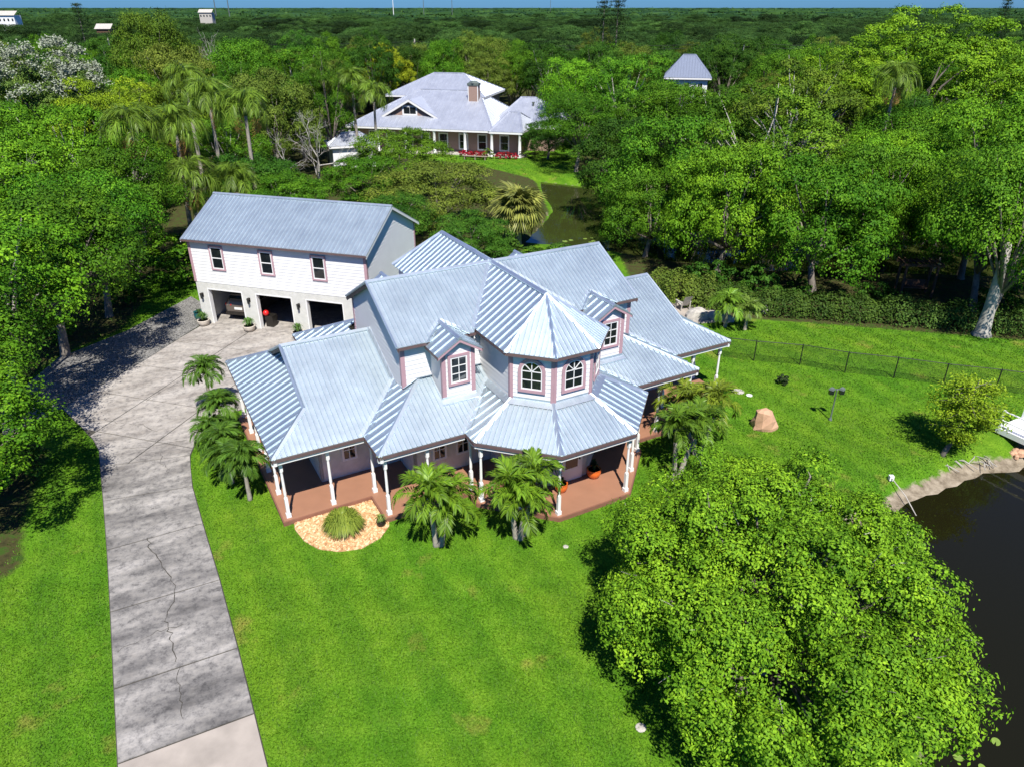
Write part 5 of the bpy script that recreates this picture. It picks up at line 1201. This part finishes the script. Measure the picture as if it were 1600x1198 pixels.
# bare grey trees
def bare(x, y, h, label, seed, spread=.6):
    rg = np.random.default_rng(seed); root = empty('bare_tree', (x, y, 0)); tag(root, label, 'tree'); mb = MB()
    def grow_(p, d, l, r, k):
        q = p + d*l; m = (p+q)/2 + rg.normal(0, l*.06, 3); mb.tube([p, m, q], [r, r*.8, r*.6], 4 if k < 3 else 5, caps=False)
        if k == 0: return
        for i in range(3 if k > 1 else 4): grow_(q if i else m, unit(d + rg.normal(0, spread, 3) + [0,0,.1]), l*rg.uniform(.6,.8), r*.55, k-1)
    grow_(np.zeros(3), np.array([0,0,1.0]), h*.30, h*.014, 5); mb.build('branches', M['bark_pale'], root)
bare(-19.4,75.5, 10.5, 'large bare grey thicket tree behind the garage', 41); bare(-21.8,71.0, 8.5, 'smaller bare grey tree below the leafless thicket', 42, .7); bare(-40.5,108.0, 17.0, 'bare greyish white tree beside the tall dark oak', 43, .5); bare(-34.0,48.5, 11.0, 'dead pale twigs sticking out of the left wood', 44, .4)

# palms of the grove behind the garage
QU = (.130,.225,.020)
for i, (x, y, h, dd, l, dx) in enumerate(((-29.3,56.5,9.0,5,'leaning queen palm with a long bare grey trunk and brown skirt',-1.9), (-26.0,58.0,8.8,3,'queen palm with a reddish trunk right of the leaning one',-.6), (-24.4,62.5,10.2,1,'tallest full queen palm of the grove',.3), (-21.6,62.0,9.6,2,'full queen palm on the right side of the grove',.3),
        (-24.0,55.2,5.4,4,'short queen palm with hanging dead fronds behind the garage ridge',.2), (-20.8,56.2,4.8,4,'second short palm with brown fronds behind the garage ridge',.5), (-27.6,66.5,11.0,0,'queen palm rising behind the grove',.0), (-18.6,92.0,9.0,1,'slender palm left of the neighbouring roof',.2), (-16.2,90.5,7.6,0,'palm hanging over the left end of the neighbouring roof',.2), (-23.0,95.0,9.4,1,'distant palm in the wood left of the neighbouring house',.0), (34.7,72.0,10.8,4,'lone queen palm with an orange fruit stalk in a gap of the right wood',.6))):
    palm('queen_palm', x, y, h, 'queen', 18, QU, l, 'queen palms', ((dx, 0, 1.0),), tr=.15, dead=dd, el=(-.75, 1.2))
palm('cabbage_palm', .5, 58.4, 2.9, 'fan', 74, (.19,.215,.045), 'round-headed cabbage palm with a shaggy trunk behind the main roof', 'palms', scale=1.25, tr=.22, dead=16, el=(-1.0, 1.35))
# white flower heads of the flowering tree
rg = np.random.default_rng(9); fv, ff = [], []; P, N, T, C, lr = crown_points(rg, 6.0, 3.6, 9.4, 30, 2, 4, low=.0, lobe=.25, spread=.85); c0 = np.array([-58,80,0])
Pq = np.concatenate([p + rg.normal(0, .17, (20,3)) for p in P]); v, f = leaf_quads(Pq, unit(rg.normal(0,.6,(len(Pq),3)) + [0,0,1]), .20, .14, rg)
for o in bpy.data.objects:
    if o.get('label', '').startswith('green tree dotted'):
        fo_ = bpy.data.objects.new('blossom', np_mesh('blossom', v/np.array([1.32,1.32,1.32])*np.array([1.08,1.08,1.06]), f, simple('white_blossom', (.30,.33,.24), .8))); link(fo_, o); fo_['label'] = 'round white flower heads'
# two tall pines on the skyline, and two more at the right
def pine(x, y, h, label):
    rg = np.random.default_rng(int(abs(x*10))); root = empty('norfolk_pine', (x, y, 0)); tag(root, label, 'tree', 'skyline pines'); mb = MB(); mb.tube([(0,0,-.1),(0,0,h*.5),(0,0,h)], [.25,.16,.03], 6); mb.build('trunk', M['bark'], root); P, N = [], []
    for z in np.arange(h*.22, h, .65):
        r = .9 + (h - z)*.17
        for k in range(6):
            a = k*1.047 + z; t = rg.uniform(.1, 1, (34,1)); d = np.array([math.cos(a), math.sin(a), .12]); P.append(np.array([0,0,z]) + d*r*t + rg.normal(0,.14,(34,3))); N.append(unit(rg.normal(0,.5,(34,3)) + [0,0,.8]))
    P, N = np.concatenate(P), np.concatenate(N); v, f = leaf_quads(P, N, .34, .10, rg); c = link(bpy.data.objects.new('crown', np_mesh('crown', v, f, M['leaf'], np.full(len(v), .4))), root); c.color = (.030,.060,.016,1)
pine(14.6,130,19.4,'left of the two tall pines on the skyline'); pine(16.9,131,19.8,'right of the two tall pines on the skyline'); pine(101,168,18.8,'left pine breaking the skyline at the upper right'); pine(110,172,18.5,'right pine breaking the skyline at the upper right'); pine(-82,155,18.0,'small pine on the skyline at the upper left')

# ------------------------------------------------------------------ far woodland, one mass to the horizon
def far_wood():
    """each far tree: a lumpy closed crown with loose leaf sprays over it"""
    rg = np.random.default_rng(55); V, Tn = [], []
    def shell(nu, nv, k):
        g = np.random.default_rng(400 + k); u = np.linspace(0, 2*math.pi, nu, endpoint=False); w = np.linspace(-.35, math.pi/2, nv); U, Wv = np.meshgrid(u, w)
        D = np.stack([np.cos(U)*np.cos(Wv), np.sin(U)*np.cos(Wv), np.sin(Wv)], 2); L = unit(g.normal(size=(16, 3)) + [0, 0, .5]); dd = (D @ L.T).max(2)      # sixteen lobes
        rad = .62 + .46*np.clip((dd - .55)/.45, 0, 1)**.7 + g.normal(0, .025, dd.shape); P = D*rad[..., None]
        q = []
        for i in range(nv - 1):
            for j in range(nu): q.append((P[i, j], P[i, (j+1) % nu], P[i+1, (j+1) % nu], P[i+1, j]))
        return np.array(q).reshape(-1, 3), P.reshape(-1, 3), D.reshape(-1, 3)
    hi = [shell(26, 11, k) for k in range(8)]; lo = [shell(12, 6, k + 20) for k in range(8)]; vlo = [shell(7, 4, k + 40) for k in range(4)]
    def band(y0, y1, cnt, forms, leaves, size, r0, r1, hh, tall=.3):
        y = np.sqrt(rg.uniform(y0**2, y1**2, cnt)); x = rg.uniform(-.78, .78, cnt)*y
        for a, b in zip(x, y):
            r = rg.uniform(r0, r1); h = hh*(rg.uniform(.6, 1.0) + tall*rg.uniform()**3); Q, P, D = forms[rg.integers(len(forms))]; c, s_ = math.cos(a), math.sin(a)
            rot = np.array([[c, -s_, 0], [s_, c, 0], [0, 0, 1.0]]); sc = np.array([r, r, h*.55]); off = np.array([a, b, h*.40]); t = rg.normal(.40, .19)
            V.append((Q @ rot.T)*sc*.93 + off); Tn.append(np.full(len(Q), np.clip(t - .22, 0, 1)))
            if leaves:
                j = rg.integers(0, len(P), leaves); p = (P[j] @ rot.T)*sc*rg.uniform(.98, 1.07, (leaves, 1)) + off + rg.normal(0, size*.35, (leaves, 3)); v, f = leaf_quads(p, unit(D[j] @ rot.T + rg.normal(0, .3, (leaves, 3))), size, size*.7, rg)
                V.append(v); Tn.append(np.repeat(np.clip(t + rg.normal(0, .09, leaves), 0, 1), 4))
    band(620, 900, 500, lo, 90, 1.6, 8, 15, 10.0); band(800, 3200, 2000, vlo, 16, 3.5, 16, 38, 9.0, .5); band(3200, 7500, 1300, vlo, 0, 9., 30, 60, 6.0)
    V, Tn = np.concatenate(V), np.concatenate(Tn); f = np.arange(len(V)).reshape(-1,4); base = np_mesh('far_woodland', V, f, M['leaf'], Tn)
    pts = []
    for y0, y1, cnt, sp in ((144, 330, 700, 10.5), (330, 700, 1100, 16.0)):
        got = []
        y = np.sqrt(rg.uniform(y0**2, y1**2, cnt*3)); x = rg.uniform(-.78, .78, cnt*3)*y; cell = {}
        for p, q in zip(x, y):
            k = (int(p//sp), int(q//sp))
            if k in cell: continue
            cell[k] = 1; got.append((p, q))
            if len(got) >= cnt: break
        pts += got
    pts = np.array(pts); n = len(pts); o = link(bpy.data.objects.new('far_woodland', base)); o.color = (.040,.094,.018,1); tag(o, 'dark woodland stretching to the horizon', kind='stuff')
    nv = len(base.vertices); base.vertices.add(n); co = np.zeros((nv + n)*3, np.float32); base.vertices.foreach_get('co', co); co = co.reshape(-1, 3); co[nv:] = np.column_stack([pts, np.zeros(n)]); base.vertices.foreach_set('co', co.ravel())
    h = rg.uniform(.50, 1.0, n) + .38*rg.uniform(size=n)**2.5; r = (.45 + h*.85)*rg.uniform(.8, 1.25, n)*np.where(pts[:, 1] > 330, 1.35, 1.0); sel = np.zeros(nv + n, bool); sel[nv:] = True
    base.attributes.new('seed', 'BOOLEAN', 'POINT').data.foreach_set('value', sel)
    sc = np.ones((nv + n, 3), np.float32); sc[nv:] = np.column_stack([r, r, h]); base.attributes.new('sc', 'FLOAT_VECTOR', 'POINT').data.foreach_set('vector', sc.ravel())
    ro = np.zeros((nv + n, 3), np.float32); ro[nv:, 2] = rg.uniform(0, 6.28, n); base.attributes.new('ro', 'FLOAT_VECTOR', 'POINT').data.foreach_set('vector', ro.ravel()); it = np.zeros(nv + n, np.float32); it[nv:] = np.clip(rg.normal(0, .38, n), -.6, .9); base.attributes.new('itone', 'FLOAT', 'POINT').data.foreach_set('value', it); base.update()
    ng = bpy.data.node_groups.new('scatter_crowns', 'GeometryNodeTree'); ng.interface.new_socket('Geometry', in_out='INPUT', socket_type='NodeSocketGeometry'); ng.interface.new_socket('Geometry', in_out='OUTPUT', socket_type='NodeSocketGeometry')
    N, L = ng.nodes, ng.links; gi, go = N.new('NodeGroupInput'), N.new('NodeGroupOutput'); iop, j, j2 = N.new('GeometryNodeInstanceOnPoints'), N.new('GeometryNodeGeometryToInstance'), N.new('GeometryNodeJoinGeometry')
    def attr(nm, t): q = N.new('GeometryNodeInputNamedAttribute'); q.data_type = t; q.inputs['Name'].default_value = nm; return [k for k in q.outputs if k.enabled and k.name == 'Attribute'][0]
    done = set()
    for ob in bpy.data.objects:
        if ob.name.startswith('crown') and ob.parent and ob.parent.name.startswith('tree') and ob.data.name not in done and ob.data in [PROTO[k][0] for k in 'abcd']:
            done.add(ob.data.name); oi = N.new('GeometryNodeObjectInfo'); oi.inputs['Object'].default_value = ob; L.new(oi.outputs['Geometry'], j.inputs[0])
    L.new(gi.outputs[0], iop.inputs['Points']); L.new(attr('seed', 'BOOLEAN'), iop.inputs['Selection']); L.new(j.outputs[0], iop.inputs['Instance']); iop.inputs['Pick Instance'].default_value = True
    L.new(attr('sc', 'FLOAT_VECTOR'), iop.inputs['Scale']); L.new(attr('ro', 'FLOAT_VECTOR'), iop.inputs['Rotation']); L.new(iop.outputs[0], j2.inputs[0]); L.new(gi.outputs[0], j2.inputs[0]); L.new(j2.outputs[0], go.inputs[0])
    md = o.modifiers.new('scatter_crowns', 'NODES'); md.node_group = ng
far_wood()

# ------------------------------------------------------------------ neighbouring houses
nh = empty('house', (-5.8, 98.7, 0), R(-14)); tag(nh, 'neighbouring house with broad pale metal hip roofs, brick chimney and white columns', 'house')
def hip(root, u0, u1, v0, v1, ze, zr, ra, rb, vr, name='roof_panel', mat=None):
    a, b, c, d = (u0,v0,ze), (u1,v0,ze), (u1,v1,ze), (u0,v1,ze); r0, r1 = (ra,vr,zr), (rb,vr,zr); m = mat or M['roof_far']
    for q in ([a,b,r1,r0], [c,d,r0,r1], [b,c,r1], [d,a,r0]): roof_plane(root, q, name, sp=.55, minor=0, mat=m, h=.05, rw=.045)
    cap(root, r0, r1, w=.2, mat=m); 
    for p, r in ((a,r0),(b,r1),(c,r1),(d,r0)): cap(root, p, r, w=.18, name='hip_cap', mat=m)
    mb = MB(); t = .12; mb.box((u0,v0,ze-.25), (u1,v0+t,ze-.052)); mb.box((u0,v1-t,ze-.25), (u1,v1,ze-.052)); mb.box((u0,v0+t,ze-.25), (u0+t,v1-t,ze-.052)); mb.box((u1-t,v0+t,ze-.25), (u1,v1-t,ze-.052)); mb.build('fascia', M['white'], root)
hip(nh, -17, 3.4, 0, 17, 3.2, 7.2, -9.3, -.9, 8.5); hip(nh, 3.0, 7.4, -.35, 9, 3.19, 5.1, 4.6, 5.9, 4.3); hip(nh, 1.5, 11, 5, 18, 3.18, 6.2, 4.5, 6.5, 11.5); hip(nh, -14.0, .3, 7.2, 18.5, 6.45, 9.0, -8.6, -4.2, 12.6)
mb = MB(); mb.box((-16,2.2,0), (6.2,16,3.1)); mb.build('wall', M['pink_siding'], nh); mb = MB(); mb.box((-13.3,8,3), (-.4,17.8,6.4)); mb.build('upper_wall', M['pink_siding'], nh); mb = MB(); mb.box((5.9,6,0), (10.3,17,3.1)); mb.build('side_wing_wall', M['pink_siding'], nh)
for x in (-14,-11.5,-9,-6.5,-4,-1.2,1.4,4.4): window(nh, (x, 2.19, .55), (0,-1,0), 1.0, 1.75, nx=1, ny=2, trim=.10, trim_mat=M['white'], frame=.07)
for x in (-16.6,-12.6,-8.6,-4.6,-.4,3.3,7.0): mb = MB(); y = .3 if x < 3 else -.05; mb.lathe([(.26,0),(.26,.15),(.2,.2),(.18,2.75),(.24,2.85),(.24,2.95)], (x,y,0), 12); mb.build('column', M['white'], nh, smooth=True)
mb = MB(); mb.box((-17,.05,-.1), (7.4,2.2,.12)); mb.build('porch_floor', M['pale_stone'], nh)
mb = MB(); mb.box((-1.6,6.0,4.5), (-.2,7.0,8.0)); ch = mb.build('chimney', M['pink_siding'], nh); mb = MB(); mb.box((-1.68,5.92,8.0), (-.12,7.08,8.3)); mb.lathe([(.8,8.3),(.45,8.55)], (-.9,6.5,0), 4); mb.build('chimney_cap', M['grey_metal'], ch)
mb = MB()
for x in (-1.62,-.3): mb.box((x,5.98,4.6), (x+.12,5.998,7.99))
mb.build('chimney_trim', M['white'], ch)
dz0, dz1, dv = 4.35, 6.5, 2.6
mb = MB(); mb.prism([(-12.3,dv,dz0-.25),(-5.1,dv,dz0-.25),(-8.7,dv,dz1-.15)], (0,3,0)); gab = mb.build('gable', M['pink_siding'], nh)
for s in (-1, 1):
    roof_plane(nh, [(-8.7,dv-.4,dz1),(-8.7,7.2,dz1),(-8.7+s*4.0,3.3,dz0-.05),(-8.7+s*4.0,dv-.4,dz0-.05)], 'gable_roof', sp=.55, minor=0, mat=M['roof_far']); strip(nh, (-8.7,dv-.42,dz1-.05), (-8.7+s*4.0,dv-.42,dz0-.10), (0,1,0), .06, -.28, 0, 'rake_board', M['white'])
window(nh, (-8.7, dv-.02, 4.62), (0,-1,0), 1.7, .85, nx=2, ny=1, trim=.14, trim_mat=M['white'], frame=.07)
mb = MB(); mb.lathe([(.12,0),(.12,.6),(.2,.62),(.2,.8)], (6.6,9.5,5.0), 10); mb.build('roof_vent', M['grey_metal'], nh)
# planting at the neighbour's porch
def nb(u, v): c, s = math.cos(R(-14)), math.sin(R(-14)); return -5.8 + u*c - v*s, 98.7 + u*s + v*c
for i, u in enumerate((-.3,.6,1.5,2.4,4.6,5.5,6.4)):
    x, y = nb(u, -1.0); bush(x, y, .62, .95, (.30,.018,.022), 'red-leaved bush before the neighbouring porch, ' + ORD[i] + ' from the left', 'red bushes at the neighbouring porch', 'red_bush', L=.16, n=500)
bush(*nb(3.3,-1.5), .85, 1.5, (.13,.21,.015), 'clipped lime green ball shrub between the red bushes', n=900); bush(*nb(-2.3,-1.5), .95, 1.5, (.085,.18,.014), 'round green shrub left of the red bushes', n=900); bush(*nb(8.3,-.3), 1.3, 1.6, (.05,.06,.02), 'dark bronze shrub at the right porch corner', n=900)
bx, by = nb(1.7, -2.3); be = empty('garden_bench', (bx, by, 0), R(-14)); tag(be, 'long pale bench before the red bushes', 'bench')
for i in range(3): mb = MB(); mb.box((-1.6,-.25+.17*i,.42), (1.6,-.1+.17*i,.46)); mb.build('seat_slat', M['wood_grey'], be)
for x in (-1.4,0,1.3): mb = MB(); mb.box((x,-.2,0), (x+.1,.2,.42)); mb.build('leg', M['wood_grey'], be)
h3 = empty('house', (24.6, 112.0, 0), R(-12)); h3.scale = (.70, .70, .97); tag(h3, 'white two storey house with a grey hip roof among the trees', 'house')
mb = MB(); mb.box((-3.6,0,0), (4.4,9,8.6)); mb.build('wall', M['siding'], h3); hip(h3, -4.3, 5.1, -.7, 9.7, 8.7, 11.6, -.8, 1.6, 4.5, mat=simple('slate_grey_roof', (.17,.20,.27), .6, var=.15))
for x in (-2.2, .4, 3.0): window(h3, (x, -.01, 6.4), (0,-1,0), .9, 1.5, nx=2, ny=2, trim=.08, trim_mat=M['white'])
h4 = empty('shed', (-19.5, 92.5, 0), R(20)); tag(h4, 'small white-roofed outbuilding left of the neighbouring house', 'shed'); mb = MB(); mb.box((-2.6,-2,0), (2.6,2,2.6)); mb.build('wall', M['siding'], h4); hip(h4, -3, 3, -2.4, 2.4, 2.7, 3.9, -1, 1, 0)
for (x, y, w, d, h, m, l) in ((-212,345,7,5,14.0,M['white'],'white block building far off on the left skyline'), (-150,300,5,4,10.0,M['wood_brown'],'brown-roofed house far off in the left woods'), (-175,470,7,5,14.2,M['pale_stone'],'pale house far off on the left skyline')):
    f_ = empty('far_building', (x, y, 0)); tag(f_, l, 'building'); mb = MB(); mb.box((-w/2,-d/2,0), (w/2,d/2,h)); mb.build('wall', m, f_); mb = MB(); mb.prism([(-w/2-.5,-d/2-.5,h),(w/2+.5,-d/2-.5,h),(w/2+.5,0,h+1.6),(-w/2-.5,0,h+1.6)][:4], (0,.1,.1)); mb.build('roof', M['pale_stone'], f_)
    for i in range(4): mb = MB(); mb.box((-w/2+w*(i+.3)/4,-d/2-.05,h-2.2), (-w/2+w*(i+.7)/4,-d/2-.002,h-1.2)); mb.build('window', M['glass'], f_)
# utility poles and wires
poles = [np.array(p) for p in ((-75,150,0),(-17.5,145,0),(40,139,0),(98,133,0))]
for i, p in enumerate(poles):
    r_ = empty('utility_pole', tuple(p)); tag(r_, ['utility pole at the upper left','white-topped utility pole above the neighbouring house','utility pole among the trees right of the grey roof','utility pole at the upper right'][i], 'pole', 'utility poles'); mb = MB(); mb.tube([(0,0,0),(0,0,12.2)], [.16,.11], 8); mb.build('pole', M['pale_stone'], r_); mb = MB(); mb.box((-.08,-1.0,11.6), (.08,1.0,11.75)); mb.build('crossarm', M['wood_grey'], r_)
for k, dz in enumerate((11.75, 11.2, 10.3)):
    w_ = MB()
    for a, b in zip(poles[:-1], poles[1:]): w_.tube([a + (b-a)*t + [0,0,dz - 2.4*t*(1-t)] for t in np.linspace(0,1,9)], [.028]*9, 4, caps=False)
    tag(w_.build('power_line', M['black_metal']), ['topmost','middle','lowest'][k] + ' power line strung above the woods', 'cable')
for i, (x, y, h) in enumerate(((-260,720,38),(-250,725,36),(70,1500,42),(-130,900,26),(-100,930,27),(-70,960,26))):
    mb = MB(); mb.tube([(0,0,0),(0,0,h)], [.5,.3], 6); tag(mb.build('mast', M['grey_metal'] if i != 3 else M['white'], loc=(x, y, 0)), ['taller of the two lattice masts at the upper left','shorter of the two lattice masts at the upper left','single thin mast on the middle skyline','white light mast left of the middle skyline','light mast beside the white one','light mast nearest the middle skyline'][i], 'mast')

# ------------------------------------------------------------------ grass blades on the lawns
def grass():
    rg = np.random.default_rng(88); out = []
    for (x0, x1, y0, y1, den) in ((-18,14,9.0,19,420),(-20,20,19,30,260),(-6,32,30,42,150),(-27,-18,17,50,80),(-8,12,84,98,22)):
        n = int((x1-x0)*(y1-y0)*den); P = np.column_stack([rg.uniform(x0,x1,n), rg.uniform(y0,y1,n)]); P = P[np.abs(P[:,0]) < P[:,1]*.72 + 4.5]
        k = (sdist(P, DRIVE) > .03) & (sdist(P, POND_A) > .55 + rg.exponential(.25, len(P))) & (sdist(P, POND_B) > .15) & (sdist(P, BED) > .05) & (sdist(P, GRAVEL) > .05)
        for w in WOODS: k &= sdist(P, w) > rg.normal(0, .35, len(P))
        pr = np.array([hw_(u, v)[:2] for u, v in pe]); k &= sdist(P, pr) > .02
        out.append(P[k])
    P = np.concatenate(out); n = len(P); z = terrain(P)[0]; a = rg.uniform(0, 6.283, n); far = 1 + np.clip((P[:,1]-20)/25, 0, 2.0)
    d = np.column_stack([np.cos(a), np.sin(a)]); w = (rg.uniform(.010,.022,n)*far)[:,None]; h = rg.uniform(.035,.085,n)*(.8 + .2*far); ln = rg.uniform(.02,.09,n)[:,None]
    s = np.column_stack([-d[:,1], d[:,0]])*w; b = np.column_stack([P, z - .005])
    V = np.stack([b - np.column_stack([s, s[:,0]*0]), b + np.column_stack([s, s[:,0]*0]), b + np.column_stack([d*ln, h])], 1).reshape(-1,3)
    me = np_mesh('grass', V, np.arange(3*n).reshape(n,3), M['blade'], np.repeat(np.clip(rg.normal(.45,.22,n),0,1), 3)); tag(link(bpy.data.objects.new('grass', me)), 'short mown grass blades over the lawns', kind='stuff'); return n
grass()
